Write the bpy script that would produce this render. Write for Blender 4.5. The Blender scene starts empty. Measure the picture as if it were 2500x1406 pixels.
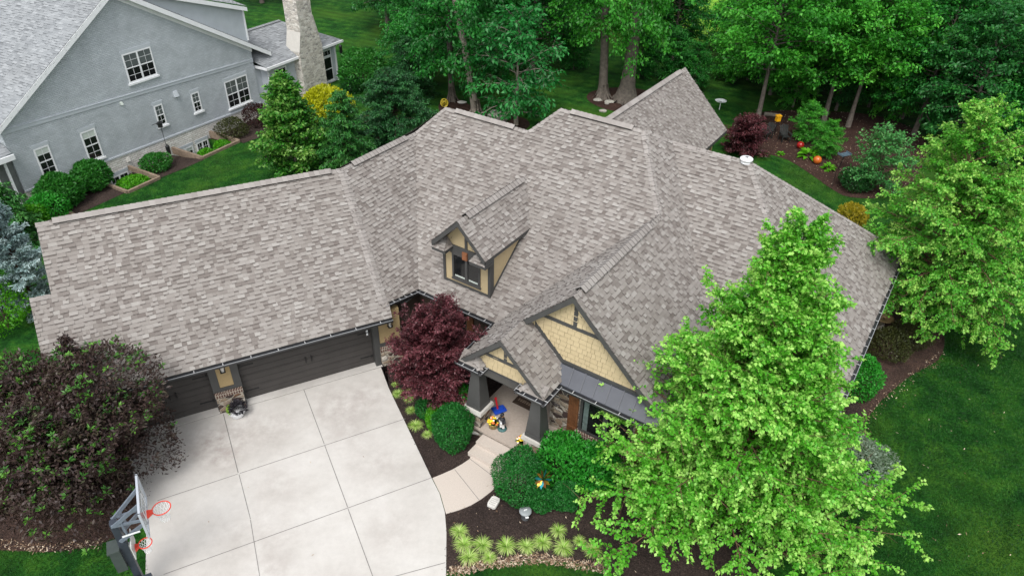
import bpy, bmesh, math, random
import numpy as np
from mathutils import Vector, Matrix
PI = math.pi
scn = bpy.context.scene
COL = scn.collection
# ---------------------------------------------------------------- camera
F, PITCH, ROLL, CAMH = 1731.59, 0.6153, 0.0239, 18.983      # focal length in photo pixels (2500 wide)
FWD = np.array([0, math.cos(PITCH), -math.sin(PITCH)])
_r = np.array([1., 0, 0]); _u = np.cross(_r, FWD)
RGT = _r*math.cos(ROLL)+_u*math.sin(ROLL); UPV = -_r*math.sin(ROLL)+_u*math.cos(ROLL)
CAMP = np.array([0, 0, CAMH])
cd = bpy.data.cameras.new('camera'); cam = bpy.data.objects.new('camera', cd); COL.objects.link(cam)
cd.sensor_width = 36; cd.lens = F*36/2500; cd.clip_start = .1; cd.clip_end = 2000
m = Matrix.Identity(4)
for i, v in enumerate((RGT, UPV, -FWD)):
    for j in range(3): m[j][i] = v[j]
m.translation = CAMP
cam.matrix_world = m
scn.camera = cam
# ---------------------------------------------------------------- light
SUN_EL, SUN_AZ = math.radians(58), math.radians(-168)   # azimuth from +Y, clockwise
w = bpy.data.worlds.new('World'); scn.world = w; w.use_nodes = True
nt = w.node_tree; nt.nodes.clear()
sky = nt.nodes.new('ShaderNodeTexSky'); sky.sky_type = 'NISHITA'; sky.sun_disc = False
sky.sun_elevation = SUN_EL; sky.sun_rotation = SUN_AZ; sky.air_density = 1.0; sky.dust_density = 2.0
hs = nt.nodes.new('ShaderNodeHueSaturation'); hs.inputs['Saturation'].default_value = .22
bg = nt.nodes.new('ShaderNodeBackground'); bg.inputs['Strength'].default_value = .15
wo = nt.nodes.new('ShaderNodeOutputWorld')
nt.links.new(sky.outputs[0], hs.inputs['Color']); nt.links.new(hs.outputs[0], bg.inputs['Color']); nt.links.new(bg.outputs[0], wo.inputs[0])
sl = bpy.data.lights.new('sun', 'SUN'); sl.energy = 1.35; sl.angle = math.radians(28); sl.color = (1, .975, .94)
so = bpy.data.objects.new('sun', sl); COL.objects.link(so)
sd = Vector((math.sin(SUN_AZ)*math.cos(SUN_EL), math.cos(SUN_AZ)*math.cos(SUN_EL), math.sin(SUN_EL)))
so.rotation_euler = (-sd).to_track_quat('-Z', 'Y').to_euler(); so.location = (-30, -10, 60)
scn.view_settings.view_transform = 'Standard'; scn.view_settings.look = 'None'
scn.view_settings.exposure = 0.85; scn.view_settings.gamma = 1
scn.cycles.max_bounces = 6; scn.cycles.diffuse_bounces = 3; scn.cycles.transmission_bounces = 4; scn.cycles.transparent_max_bounces = 6
scn.cycles.use_denoising = True
# ---------------------------------------------------------------- helpers
def gp(px, py, z=0.):
    """point of the plane of height z seen at photo pixel px, py (used to measure real positions on the ground)"""
    d = FWD+RGT*(px-1250)/F-UPV*(py-703)/F
    return CAMP+d*((z-CAMH)/d[2])
def tag(o, label=None, cat=None, group=None, kind=None):
    if label: o['label'] = label
    if cat: o['category'] = cat
    if group: o['group'] = group
    if kind: o['kind'] = kind
    return o
def thing(name, label, cat, loc=(0, 0, 0), rz=0., group=None):
    o = bpy.data.objects.new(name, None); COL.objects.link(o); o.location = loc; o.rotation_euler = (0, 0, rz); o.empty_display_size = .3
    o['_o'] = 0
    return tag(o, label, cat, group)
def origin_of(o):
    p = np.zeros(3)
    while o is not None: p = p+np.array(o.location); o = o.parent
    return p
class Fr:
    """ground frame: a along ang, b to its left (flip: to its right)"""
    def __init__(s, ox, oy, ang, flip=False):
        s.o = np.array([ox, oy, 0.]); s.a = np.array([math.cos(ang), math.sin(ang), 0]); s.b = np.array([-math.sin(ang), math.cos(ang), 0])*(-1 if flip else 1); s.ang = ang
    def p(s, a, b, z=0.): return s.o+s.a*a+s.b*b+np.array([0, 0, z])
    def inv(s, x, y): d = np.array([x, y, 0])-s.o; return d@s.a, d@s.b
MF = Fr(-3.6528, 22.5706, -.5814)            # main house: u along the front, v to the back
GF_ = Fr(-4.4541, 20.9319, .4683)            # garage: along the doors, inwards
NF = Fr(-23.808, 37.155, math.radians(61.87), True)   # grey house: s along its wall, t outwards
class MB:
    def __init__(s): s.v = []; s.f = []; s.mi = []; s.tone = []; s.n = 0
    def poly(s, pts, mi=0, tone=.5):
        k = len(s.v); s.v.extend([tuple(map(float, p)) for p in pts]); s.f.append(tuple(range(k, k+len(pts)))); s.mi.append(mi); s.tone.append(tone)
    def hexa(s, P, mi=0, tone=.5):
        """8 points: bottom four, top four"""
        k = len(s.v); s.v.extend([tuple(map(float, p)) for p in P])
        for q in ((3, 2, 1, 0), (4, 5, 6, 7), (0, 1, 5, 4), (1, 2, 6, 5), (2, 3, 7, 6), (3, 0, 4, 7)):
            s.f.append(tuple(k+i for i in q)); s.mi.append(mi); s.tone.append(tone)
    def box(s, fr, a0, a1, b0, b1, z0, z1, mi=0, tone=.5):
        s.hexa([fr.p(a0, b0, z0), fr.p(a1, b0, z0), fr.p(a1, b1, z0), fr.p(a0, b1, z0), fr.p(a0, b0, z1), fr.p(a1, b0, z1), fr.p(a1, b1, z1), fr.p(a0, b1, z1)], mi, tone)
    def bar(s, p, q, wd, hg, up=(0, 0, 1), mi=0, tone=.5):
        p = np.array(p, float); q = np.array(q, float); d = q-p; d /= np.linalg.norm(d); sd = np.cross(d, up); n = np.linalg.norm(sd)
        if n < 1e-6: sd = np.array([1., 0, 0]); n = 1
        sd = sd/n*wd/2; u = np.cross(sd, d); u = u/np.linalg.norm(u)*hg/2
        s.hexa([p-sd-u, p+sd-u, q+sd-u, q-sd-u, p-sd+u, p+sd+u, q+sd+u, q-sd+u], mi, tone)
    def prism(s, pts, vec, mi=0, tone=.5):
        pts = [np.array(p, float) for p in pts]; vec = np.array(vec, float); n = len(pts); k = len(s.v)
        s.v.extend([tuple(p) for p in pts]+[tuple(p+vec) for p in pts])
        s.f.append(tuple(range(k, k+n))); s.f.append(tuple(range(k+2*n-1, k+n-1, -1)))
        for i in range(n): j = (i+1) % n; s.f.append((k+i, k+n+i, k+n+j, k+j))
        s.mi.extend([mi]*(n+2)); s.tone.extend([tone]*(n+2))
    def tube(s, pts, rad, n=6, mi=0, tone=.5, cap=True):
        pts = [np.array(p, float) for p in pts]; k = len(s.v); ref = np.array([.31, .2, .93])
        for i, p in enumerate(pts):
            d = pts[min(i+1, len(pts)-1)]-pts[max(i-1, 0)]; d = d/(np.linalg.norm(d)+1e-9)
            a = np.cross(d, ref if abs(d@ref) < .95 else np.array([1., 0, 0])); a /= np.linalg.norm(a); b = np.cross(d, a)
            r = rad[i] if hasattr(rad, '__len__') else rad
            for j in range(n):
                t = 2*PI*j/n; s.v.append(tuple(p+(a*math.cos(t)+b*math.sin(t))*r))
        for i in range(len(pts)-1):
            for j in range(n):
                j2 = (j+1) % n; s.f.append((k+i*n+j, k+i*n+j2, k+(i+1)*n+j2, k+(i+1)*n+j)); s.mi.append(mi); s.tone.append(tone)
        if cap:
            s.f.append(tuple(range(k, k+n))); s.f.append(tuple(range(k+len(pts)*n-1, k+(len(pts)-1)*n-1, -1))); s.mi += [mi]*2; s.tone += [tone]*2
    def lathe(s, c, prof, n=20, mi=0, tone=.5, axis=None):
        """prof: (radius, height) pairs round a vertical axis at c"""
        c = np.array(c, float); k = len(s.v)
        for r, h in prof:
            for j in range(n): t = 2*PI*j/n; s.v.append((c[0]+r*math.cos(t), c[1]+r*math.sin(t), c[2]+h))
        for i in range(len(prof)-1):
            for j in range(n):
                j2 = (j+1) % n; s.f.append((k+i*n+j, k+i*n+j2, k+(i+1)*n+j2, k+(i+1)*n+j)); s.mi.append(mi); s.tone.append(tone)
        s.f.append(tuple(range(k, k+n))); s.f.append(tuple(range(k+len(prof)*n-1, k+(len(prof)-1)*n-1, -1))); s.mi += [mi]*2; s.tone += [tone]*2
    def blob(s, c, r, rng, n=10, mi=0, rough=.18, tone=.5):
        """a rough stone"""
        c = np.array(c, float); rows = max(4, n//2+1); k = len(s.v); ph = [rng.uniform(0, 6) for _ in range(6)]
        for i in range(rows+1):
            th = PI*i/rows
            for j in range(n):
                t = 2*PI*j/n; d = np.array([math.sin(th)*math.cos(t), math.sin(th)*math.sin(t), math.cos(th)])
                q = 1+rough*(math.sin(2.3*d[0]*2+ph[0])+math.sin(3.1*d[1]*2+ph[1])+math.sin(2.7*d[2]*2+ph[2]))*.6
                s.v.append(tuple(c+d*np.array(r)*q))
        for i in range(rows):
            for j in range(n):
                j2 = (j+1) % n; s.f.append((k+i*n+j, k+(i+1)*n+j, k+(i+1)*n+j2, k+i*n+j2)); s.mi.append(mi); s.tone.append(tone)
    def mesh(s, name, mats, org, smooth=False):
        me = bpy.data.meshes.new(name)
        V = np.array(s.v)-org
        me.from_pydata([tuple(p) for p in V], [], s.f)
        for mt in mats: me.materials.append(mt)
        if len(mats) > 1: me.polygons.foreach_set('material_index', s.mi)
        if smooth: me.polygons.foreach_set('use_smooth', [True]*len(s.f))
        at = me.attributes.new('tone', 'FLOAT', 'FACE'); at.data.foreach_set('value', s.tone)
        # box-projected UVs in metres
        me.update()
        nl = len(me.loops); vi = np.zeros(nl, int); me.loops.foreach_get('vertex_index', vi)
        pn = np.zeros(len(me.polygons)*3); me.polygons.foreach_get('normal', pn); pn = pn.reshape(-1, 3)
        lt = np.zeros(len(me.polygons), int); me.polygons.foreach_get('loop_total', lt); n = np.repeat(pn, lt, axis=0)
        P = np.array(s.v)[vi]
        hx, hy = -n[:, 1], n[:, 0]; hl = np.hypot(hx, hy); flat = hl < .6; hl[hl < 1e-6] = 1
        u = np.where(flat, P[:, 0], (P[:, 0]*hx+P[:, 1]*hy)/hl); vv = np.where(flat, P[:, 1], P[:, 2])
        uv = me.uv_layers.new(name='UVMap'); uv.data.foreach_set('uv', np.stack([u, vv], 1).ravel())
        return me
    def build(s, name, mats, parent=None, smooth=False, label=None, cat=None, group=None, kind=None):
        if not isinstance(mats, (list, tuple)): mats = [mats]
        o = bpy.data.objects.new(name, None) if not s.f else None
        if parent is None:
            V = np.array(s.v); org = np.array([V[:, 0].mean(), V[:, 1].mean(), V[:, 2].min()])
            if kind == 'structure': org = np.zeros(3)
            o = bpy.data.objects.new(name, s.mesh(name, mats, org, smooth)); o.location = org
        else:
            o = bpy.data.objects.new(name, s.mesh(name, mats, origin_of(parent), smooth)); o.parent = parent
        COL.objects.link(o)
        return tag(o, label, cat, group, kind)
# ---------------------------------------------------------------- materials
def newmat(name):
    mt = bpy.data.materials.new(name); mt.use_nodes = True; t = mt.node_tree; t.nodes.clear()
    o = t.nodes.new('ShaderNodeOutputMaterial'); b = t.nodes.new('ShaderNodeBsdfPrincipled'); t.links.new(b.outputs[0], o.inputs[0])
    return mt, t, b, o
def N(t, ty, **k):
    n = t.nodes.new(ty)
    for a, v in k.items(): setattr(n, a, v)
    return n
def ramp(t, fac, stops, interp='LINEAR'):
    r = N(t, 'ShaderNodeValToRGB'); r.color_ramp.interpolation = interp
    e = r.color_ramp.elements
    while len(e) < len(stops): e.new(.5)
    for x, (p, c) in zip(e, stops): x.position = p; x.color = (*c, 1)
    t.links.new(fac, r.inputs[0]); return r.outputs[0]
def noise(t, co, scale, detail=4, rough=.6):
    n = N(t, 'ShaderNodeTexNoise'); n.inputs['Scale'].default_value = scale; n.inputs['Detail'].default_value = detail; n.inputs['Roughness'].default_value = rough
    if co is not None: t.links.new(co, n.inputs['Vector'])
    return n.outputs['Fac']
def mixc(t, fac, a, b, mode='MIX'):
    n = N(t, 'ShaderNodeMix', data_type='RGBA', blend_type=mode)
    for s_, v in ((n.inputs[0], fac), (n.inputs[6], a), (n.inputs[7], b)):
        if isinstance(v, (int, float)): s_.default_value = v
        elif isinstance(v, tuple): s_.default_value = (*v, 1)
        else: t.links.new(v, s_)
    return n.outputs[2]
def bump(t, b, h, st=.4, dist=.02):
    n = N(t, 'ShaderNodeBump'); n.inputs['Strength'].default_value = st; n.inputs['Distance'].default_value = dist
    t.links.new(h, n.inputs['Height']); t.links.new(n.outputs[0], b.inputs['Normal'])
def worldpos(t): return N(t, 'ShaderNodeNewGeometry').outputs['Position']
def plain(name, c, rough=.7, var=.12, scale=6., metal=0., spec=.4, bmp=0.):
    mt, t, b, o = newmat(name); b.inputs['Roughness'].default_value = rough; b.inputs['Metallic'].default_value = metal; b.inputs['Specular IOR Level'].default_value = spec
    co = N(t, 'ShaderNodeTexCoord').outputs['Object']; nf = noise(t, co, scale, 5)
    t.links.new(ramp(t, nf, [(.3, tuple(x*(1-var) for x in c)), (.7, tuple(min(1, x*(1+var)) for x in c))]), b.inputs['Base Color'])
    if bmp: bump(t, b, noise(t, co, scale*6, 4), bmp, .01)
    return mt
def toned(name, stops, rough=.85, spec=.25, nscale=60., namt=.12, bmp=.25):
    """colour from the per-face attribute 'tone'"""
    mt, t, b, o = newmat(name); b.inputs['Roughness'].default_value = rough; b.inputs['Specular IOR Level'].default_value = spec
    at = N(t, 'ShaderNodeAttribute', attribute_name='tone'); co = worldpos(t)
    c = ramp(t, at.outputs['Fac'], stops); nf = noise(t, co, nscale, 2); nb = noise(t, co, .35, 3)
    c = mixc(t, 1., c, ramp(t, nf, [(.25, (1-namt,)*3), (.75, (1+namt,)*3)]), 'MULTIPLY')
    c = mixc(t, 1., c, ramp(t, nb, [(.3, (.93, .925, .92)), (.7, (1.05, 1.05, 1.05))]), 'MULTIPLY')
    t.links.new(c, b.inputs['Base Color'])
    if bmp: bump(t, b, nf, bmp, .004)
    return mt
def leafmat(name, stops, trans=.35, rough=.45, spec=.35):
    mt, t, b, o = newmat(name); b.inputs['Roughness'].default_value = rough; b.inputs['Specular IOR Level'].default_value = spec
    at = N(t, 'ShaderNodeAttribute', attribute_name='tone')
    c = ramp(t, at.outputs['Fac'], stops); t.links.new(c, b.inputs['Base Color'])
    tr = N(t, 'ShaderNodeBsdfTranslucent'); c2 = mixc(t, 1., c, (1.1, 1.15, .6), 'MULTIPLY'); t.links.new(c2, tr.inputs['Color'])
    mx = N(t, 'ShaderNodeMixShader'); mx.inputs[0].default_value = trans
    t.links.new(b.outputs[0], mx.inputs[1]); t.links.new(tr.outputs[0], mx.inputs[2]); t.links.new(mx.outputs[0], o.inputs[0])
    return mt
def brickmat(name, c1, c2, mortar, w_, h_, ms, rough=.85, bmp=.5, offset=.5, bias=0.):
    mt, t, b, o = newmat(name); b.inputs['Roughness'].default_value = rough; b.inputs['Specular IOR Level'].default_value = .25
    uv = N(t, 'ShaderNodeTexCoord').outputs['UV']; br = N(t, 'ShaderNodeTexBrick'); t.links.new(uv, br.inputs['Vector'])
    br.inputs['Scale'].default_value = 1; br.inputs['Brick Width'].default_value = w_; br.inputs['Row Height'].default_value = h_; br.inputs['Mortar Size'].default_value = ms; br.inputs['Mortar Smooth'].default_value = .3; br.inputs['Bias'].default_value = bias
    br.offset = offset
    for k_, c in (('Color1', c1), ('Color2', c2), ('Mortar', mortar)): br.inputs[k_].default_value = (*c, 1)
    nz = noise(t, uv, 1.3, 5); c = mixc(t, 1., br.outputs['Color'], ramp(t, nz, [(.3, (.88,)*3), (.7, (1.1,)*3)]), 'MULTIPLY')
    t.links.new(c, b.inputs['Base Color'])
    inv = N(t, 'ShaderNodeMath', operation='SUBTRACT'); inv.inputs[0].default_value = 1; t.links.new(br.outputs['Fac'], inv.inputs[1])
    bump(t, b, inv.outputs[0], bmp, .012)
    return mt
def stonemat(name, stops, mortar, scale=3.2, sy=1.7, edge=.055):
    mt, t, b, o = newmat(name); b.inputs['Roughness'].default_value = .85
    uv = N(t, 'ShaderNodeTexCoord').outputs['UV']; mp = N(t, 'ShaderNodeMapping'); mp.inputs['Scale'].default_value = (1, sy, 1); t.links.new(uv, mp.inputs['Vector'])
    d = N(t, 'ShaderNodeTexNoise'); d.inputs['Scale'].default_value = 3.5; t.links.new(mp.outputs[0], d.inputs['Vector'])
    ad = N(t, 'ShaderNodeVectorMath', operation='MULTIPLY_ADD'); t.links.new(d.outputs['Color'], ad.inputs[0]); ad.inputs[1].default_value = (.25, .25, 0); t.links.new(mp.outputs[0], ad.inputs[2])
    v1 = N(t, 'ShaderNodeTexVoronoi', feature='F1'); v2 = N(t, 'ShaderNodeTexVoronoi', feature='DISTANCE_TO_EDGE')
    for v in (v1, v2): v.inputs['Scale'].default_value = scale; t.links.new(ad.outputs[0], v.inputs['Vector'])
    sp = N(t, 'ShaderNodeSeparateColor'); t.links.new(v1.outputs['Color'], sp.inputs[0])
    c = ramp(t, sp.outputs[0], stops, 'CONSTANT'); nz = noise(t, uv, 14, 4)
    c = mixc(t, 1., c, ramp(t, nz, [(.25, (.6,)*3), (.75, (1.35,)*3)]), 'MULTIPLY')
    mk = N(t, 'ShaderNodeMath', operation='LESS_THAN'); mk.inputs[1].default_value = edge; t.links.new(v2.outputs['Distance'], mk.inputs[0])
    t.links.new(mixc(t, mk.outputs[0], c, mortar), b.inputs['Base Color'])
    mn = N(t, 'ShaderNodeMath', operation='MINIMUM'); mn.inputs[1].default_value = .14; t.links.new(v2.outputs['Distance'], mn.inputs[0])
    bump(t, b, mn.outputs[0], .9, .25)
    return mt
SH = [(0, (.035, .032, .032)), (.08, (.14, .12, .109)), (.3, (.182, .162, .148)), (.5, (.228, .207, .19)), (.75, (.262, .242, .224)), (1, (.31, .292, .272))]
M_ROOF = toned('weathered shingles', SH)
M_CAP = toned('ridge shingles', [(0, (.04, .038, .036)), (.2, (.225, .204, .19)), (1, (.325, .303, .284))])
M_ROOF2 = toned('grey shingles', [(0, (.09, .094, .1)), (.2, (.2, .212, .222)), (1, (.31, .325, .335))])
M_TRIM = plain('bronze trim', (.062, .062, .06), .55, .1, 3)
M_GUT = plain('bronze gutter', (.045, .046, .05), .35, .15, 5)
M_LIP = plain('gutter lip', (.24, .25, .26), .35, .1, 5)
M_WHITE = plain('white paint', (.78, .79, .8), .5, .05, 3)
M_HANG = plain('gutter hanger', (.42, .42, .42), .4, .05, 5)
M_DOOR = plain('garage door', (.05, .045, .042), .6, .12, 2.)
M_IRON = plain('black iron', (.012, .012, .013), .45, .1, 8)
M_STUCCO = plain('tan stucco', (.36, .265, .135), .9, .08, 20, bmp=.2)
M_SIDING = toned('tan shake siding', [(0, (.2, .155, .085)), (.2, (.45, .36, .215)), (1, (.53, .43, .265))], .8, .25, 30, .06, .1)
M_TAN = plain('tan panel', (.46, .365, .215), .8, .05, 4)
M_STONE = stonemat('field stone', [(0, (.055, .035, .03)), (.17, (.16, .085, .05)), (.32, (.27, .2, .14)), (.47, (.1, .085, .08)), (.6, (.3, .24, .18)), (.73, (.075, .05, .04)), (.85, (.5, .46, .4))], (.36, .32, .26))
M_ROWLOCK = brickmat('soldier brick', (.1, .05, .04), (.15, .085, .065), (.4, .35, .29), .085, .3, .015, bmp=.8, offset=0)
M_GBRICK = brickmat('grey painted brick', (.43, .465, .49), (.5, .535, .56), (.38, .41, .435), .24, .088, .012, bmp=.8)
M_GPANEL = plain('grey painted board', (.44, .475, .505), .7, .05, 2)
M_GBAND = plain('grey painted band', (.47, .505, .535), .7, .05, 2)
M_WBRICK = brickmat('whitewashed stone', (.66, .63, .58), (.82, .8, .76), (.5, .48, .44), .34, .125, .014, bmp=1., offset=.37)
M_CHIM = stonemat('pale chimney stone', [(0, (.5, .46, .4)), (.25, (.62, .58, .52)), (.5, (.42, .39, .34)), (.7, (.68, .65, .59)), (.88, (.33, .31, .28))], (.6, .57, .52), 3.6, 1.9, .05)
M_GLASS = plain('dark window glass', (.012, .013, .014), .06, .3, 1.5, spec=.6)
M_SHADE = plain('pale roller shade', (.5, .55, .5), .8, .05, 3)
M_SHADE2 = plain('shade behind glass', (.1, .115, .115), .25, .1, 3)
M_CURTAIN = plain('curtain behind glass', (.13, .17, .16), .4, .3, 8)
M_SHUTTER = plain('brown stained wood', (.15, .062, .025), .6, .3, 7)
M_METALROOF = plain('charcoal standing seam', (.075, .08, .095), .4, .1, 2, spec=.5)
M_LIME = plain('limestone cap', (.5, .48, .44), .8, .07, 6)
M_TIMBER = plain('landscape timber', (.22, .165, .12), .85, .3, 5, bmp=.4)
M_BARK = plain('grey bark', (.125, .105, .088), .9, .35, 5, bmp=.9)
M_BARKP = plain('pale bark', (.24, .205, .17), .9, .4, 4, bmp=.7)
M_BIRCHB = plain('peeling birch bark', (.16, .09, .055), .85, .6, 7, bmp=.6)
M_TWIG = plain('dark twigs', (.06, .04, .03), .9, .3, 9)
M_ROCK = plain('grey boulder', (.36, .34, .3), .9, .3, 5, bmp=.8)
M_PALEROCK = plain('pale flat stone', (.6, .58, .54), .9, .12, 9, bmp=.4)
# ---------------------------------------------------------------- setting: ground
WELLS = [(-.72, 1.3, .95), (4.5, 7.4, 1.75)]       # window wells of the grey house: s0, s1, depth at its wall
def gz(x, y):
    s, t = NF.inv(x, y)
    for a, b, d in WELLS:
        if a < s < b and -.6 < t < 2.9: return -.15-(d-.15)*(1-max(0, min(1, t/2.9)))
    if (1.3 < s < 4.5 or 7.4 < s < 13) and -.6 < t < 2.9: return -.45*(1-max(0, min(1, t/2.9)))
    return 0.
def groundmat():
    mt, t, b, o = newmat('mown lawn'); b.inputs['Roughness'].default_value = .95; b.inputs['Specular IOR Level'].default_value = .1
    p = worldpos(t); n1 = noise(t, p, .95, 7, .72); n2 = noise(t, p, 9, 4, .7); n3 = noise(t, p, .12, 3)
    c = ramp(t, n1, [(.36, (.006, .036, .006)), (.5, (.015, .078, .01)), (.64, (.042, .13, .014))])
    c = mixc(t, 1., c, ramp(t, n2, [(.3, (.45,)*3), (.7, (1.6,)*3)]), 'MULTIPLY')
    c = mixc(t, ramp(t, n3, [(.48, (0,)*3), (.66, (.6,)*3)]), c, (.06, .13, .014))
    # mowing stripes: real light and dark bands of bent blades in the back lawn
    mp = N(t, 'ShaderNodeMapping'); mp.inputs['Rotation'].default_value = (0, 0, math.radians(28)); t.links.new(p, mp.inputs['Vector'])
    wv = N(t, 'ShaderNodeTexWave', wave_type='BANDS', bands_direction='Y'); wv.inputs['Scale'].default_value = .3; wv.inputs['Distortion'].default_value = .6; t.links.new(mp.outputs[0], wv.inputs['Vector'])
    sy_ = N(t, 'ShaderNodeSeparateXYZ'); t.links.new(p, sy_.inputs[0]); mk = N(t, 'ShaderNodeMapRange'); mk.inputs[1].default_value = 44; mk.inputs[2].default_value = 56; t.links.new(sy_.outputs[1], mk.inputs[0])
    wm = N(t, 'ShaderNodeMix'); t.links.new(mk.outputs[0], wm.inputs[0]); wm.inputs[2].default_value = .5; t.links.new(wv.outputs['Fac'], wm.inputs[3])
    c = mixc(t, 1., c, ramp(t, wm.outputs[0], [(.35, (.8,)*3), (.5, (.85,)*3), (.65, (1.0,)*3)]), 'MULTIPLY')
    # sunny meadow beyond the trees is a paler yellow green grass
    sx = N(t, 'ShaderNodeSeparateXYZ'); t.links.new(p, sx.inputs[0])
    mr = N(t, 'ShaderNodeMapRange'); mr.inputs[1].default_value = 62; mr.inputs[2].default_value = 70; t.links.new(sx.outputs[1], mr.inputs[0])
    mx_ = N(t, 'ShaderNodeMapRange'); mx_.inputs[1].default_value = 6; mx_.inputs[2].default_value = 14; t.links.new(sx.outputs[0], mx_.inputs[0])
    ml = N(t, 'ShaderNodeMath', operation='MULTIPLY'); t.links.new(mr.outputs[0], ml.inputs[0]); t.links.new(mx_.outputs[0], ml.inputs[1])
    c = mixc(t, ml.outputs[0], c, (.16, .34, .03))
    t.links.new(c, b.inputs['Base Color']); bump(t, b, n2, .8, .05)
    return mt
M_LAWN = groundmat()
def lawn():
    ss = [-500, -90, -40, -20, -10, -.722, -.72, 1.3, 1.302, 4.498, 4.5, 7.4, 7.402, 12.9, 13.2, 30, 60, 500]
    tt = [-500, -60, -.62, -.6, 0, .5, 1, 1.5, 2, 2.5, 2.899, 2.9, 2.92, 8, 20, 50, 500]
    mb = MB(); hz = {}
    for i in range(len(ss)):
        for j in range(len(tt)):
            p = NF.p(ss[i], tt[j]); p[2] = gz(p[0], p[1])
            inside = any(a-1e-6 <= ss[i] <= b_+1e-6 and -.601 <= tt[j] <= 2.9001 for a, b_, d in WELLS)
            if inside:
                d = [d for a, b_, d in WELLS if a-1e-6 <= ss[i] <= b_+1e-6][0]; p[2] = -.15-(d-.15)*(1-max(0, min(1, tt[j]/2.9)))
            elif (1.3 < ss[i] < 4.5 or 7.4 < ss[i] < 13) and tt[j] < 2.9 and tt[j] > -.61: p[2] = -.45*(1-max(0, min(1, tt[j]/2.9)))
            hz[i, j] = len(mb.v); mb.v.append(tuple(p))
    for i in range(len(ss)-1):
        for j in range(len(tt)-1):
            mb.f.append((hz[i, j], hz[i, j+1], hz[i+1, j+1], hz[i+1, j])); mb.mi.append(0); mb.tone.append(.5)
    mb.build('lawn', M_LAWN, kind='structure')
lawn()
def mulchmat(name, c):
    mt, t, b, o = newmat(name); b.inputs['Roughness'].default_value = .95; b.inputs['Specular IOR Level'].default_value = .1
    p = worldpos(t); n1 = noise(t, p, 22, 5, .75); n2 = noise(t, p, .8, 3)
    k = ramp(t, n1, [(.3, tuple(x*.35 for x in c)), (.55, c), (.78, tuple(x*2.2 for x in c))])
    k = mixc(t, 1., k, ramp(t, n2, [(.3, (.7,)*3), (.7, (1.3, 1.25, 1.2))]), 'MULTIPLY')
    t.links.new(k, b.inputs['Base Color']); bump(t, b, n1, 1., .06); return mt
M_MULCH = mulchmat('dark bark mulch', (.058, .043, .038)); M_MULCH2 = mulchmat('brown bark mulch', (.062, .036, .03))
M_MULCH3 = mulchmat('faded bark mulch', (.085, .055, .045)); M_STRAW = mulchmat('dry thatch edging', (.25, .15, .09))
def px_poly(L, z=0.): return [gp(x, y, 0)*[1, 1, 0]+[0, 0, z] for x, y in L]
def sheet(name, L, z, mt):
    mb = MB(); mb.poly(L if len(L[0]) == 3 else px_poly(L, z)); return mb.build(name, mt, kind='structure')
def smooth_closed(L, k=4):
    L = np.array(L, float); out = []; n = len(L)
    for i in range(n):
        a, b, c, d = L[i-1], L[i], L[(i+1) % n], L[(i+2) % n]
        for j in range(k):
            t = j/k; out.append(.5*((2*b)+(-a+c)*t+(2*a-5*b+4*c-d)*t*t+(-a+3*b-3*c+d)*t**3))
    return [tuple(p) for p in out]
BED_COURT = [(925, 890), (948, 945), (985, 1022), (1052, 1165), (1062, 1172), (1090, 1168), (1160, 1135), (1175, 1075), (1250, 900), (1215, 780), (1025, 700), (955, 800)]
BED_FRONT = [(1078, 1250), (1150, 1215), (1215, 1170), (1330, 1060), (1600, 1120), (1900, 1010), (2060, 930), (2110, 1010), (2085, 1080), (2050, 1160), (2000, 1260), (1900, 1380), (1780, 1440), (1560, 1420), (1480, 1395), (1400, 1372), (1300, 1364), (1200, 1378), (1140, 1396), (1080, 1396)]
BED_SIDE = smooth_closed([(2060, 930), (2120, 790), (2170, 740), (2230, 742), (2290, 780), (2306, 830), (2290, 880), (2220, 920), (2140, 990), (2090, 1060), (2040, 1000)], 3)
BED_PURPLE = smooth_closed([(-80, 1180), (-40, 1325), (60, 1345), (150, 1345), (250, 1325), (335, 1290), (362, 1255), (372, 1180), (420, 1080), (300, 950), (60, 950)], 3)
BED_BACK = smooth_closed([(1790, 330), (1865, 372), (1925, 392), (1985, 430), (2030, 462), (2075, 482), (2160, 480), (2240, 430), (2260, 340), (2150, 285), (2000, 272), (1880, 272), (1800, 290)], 3)
BED_TRUNKS = smooth_closed([(1432, 238), (1450, 222), (1510, 214), (1580, 222), (1600, 245), (1570, 268), (1500, 272), (1450, 256)], 3)
BED_ISLE = smooth_closed([(1070, 262), (1085, 245), (1120, 243), (1160, 262), (1240, 280), (1285, 292), (1290, 312), (1240, 330), (1150, 300), (1090, 290)], 3)
for nm, L, mt, z in (('court_mulch_bed', BED_COURT, M_MULCH, .012), ('front_mulch_bed', BED_FRONT, M_MULCH, .016), ('side_mulch_bed', BED_SIDE, M_MULCH3, .012), ('purple_shrub_mulch_bed', BED_PURPLE, M_MULCH3, .012), ('back_mulch_bed', BED_BACK, M_MULCH2, .012), ('trunk_mulch_ring', BED_TRUNKS, M_MULCH2, .012), ('boulder_mulch_bed', BED_ISLE, M_MULCH2, .012)):
    sheet(nm, L, z, mt)
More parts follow.
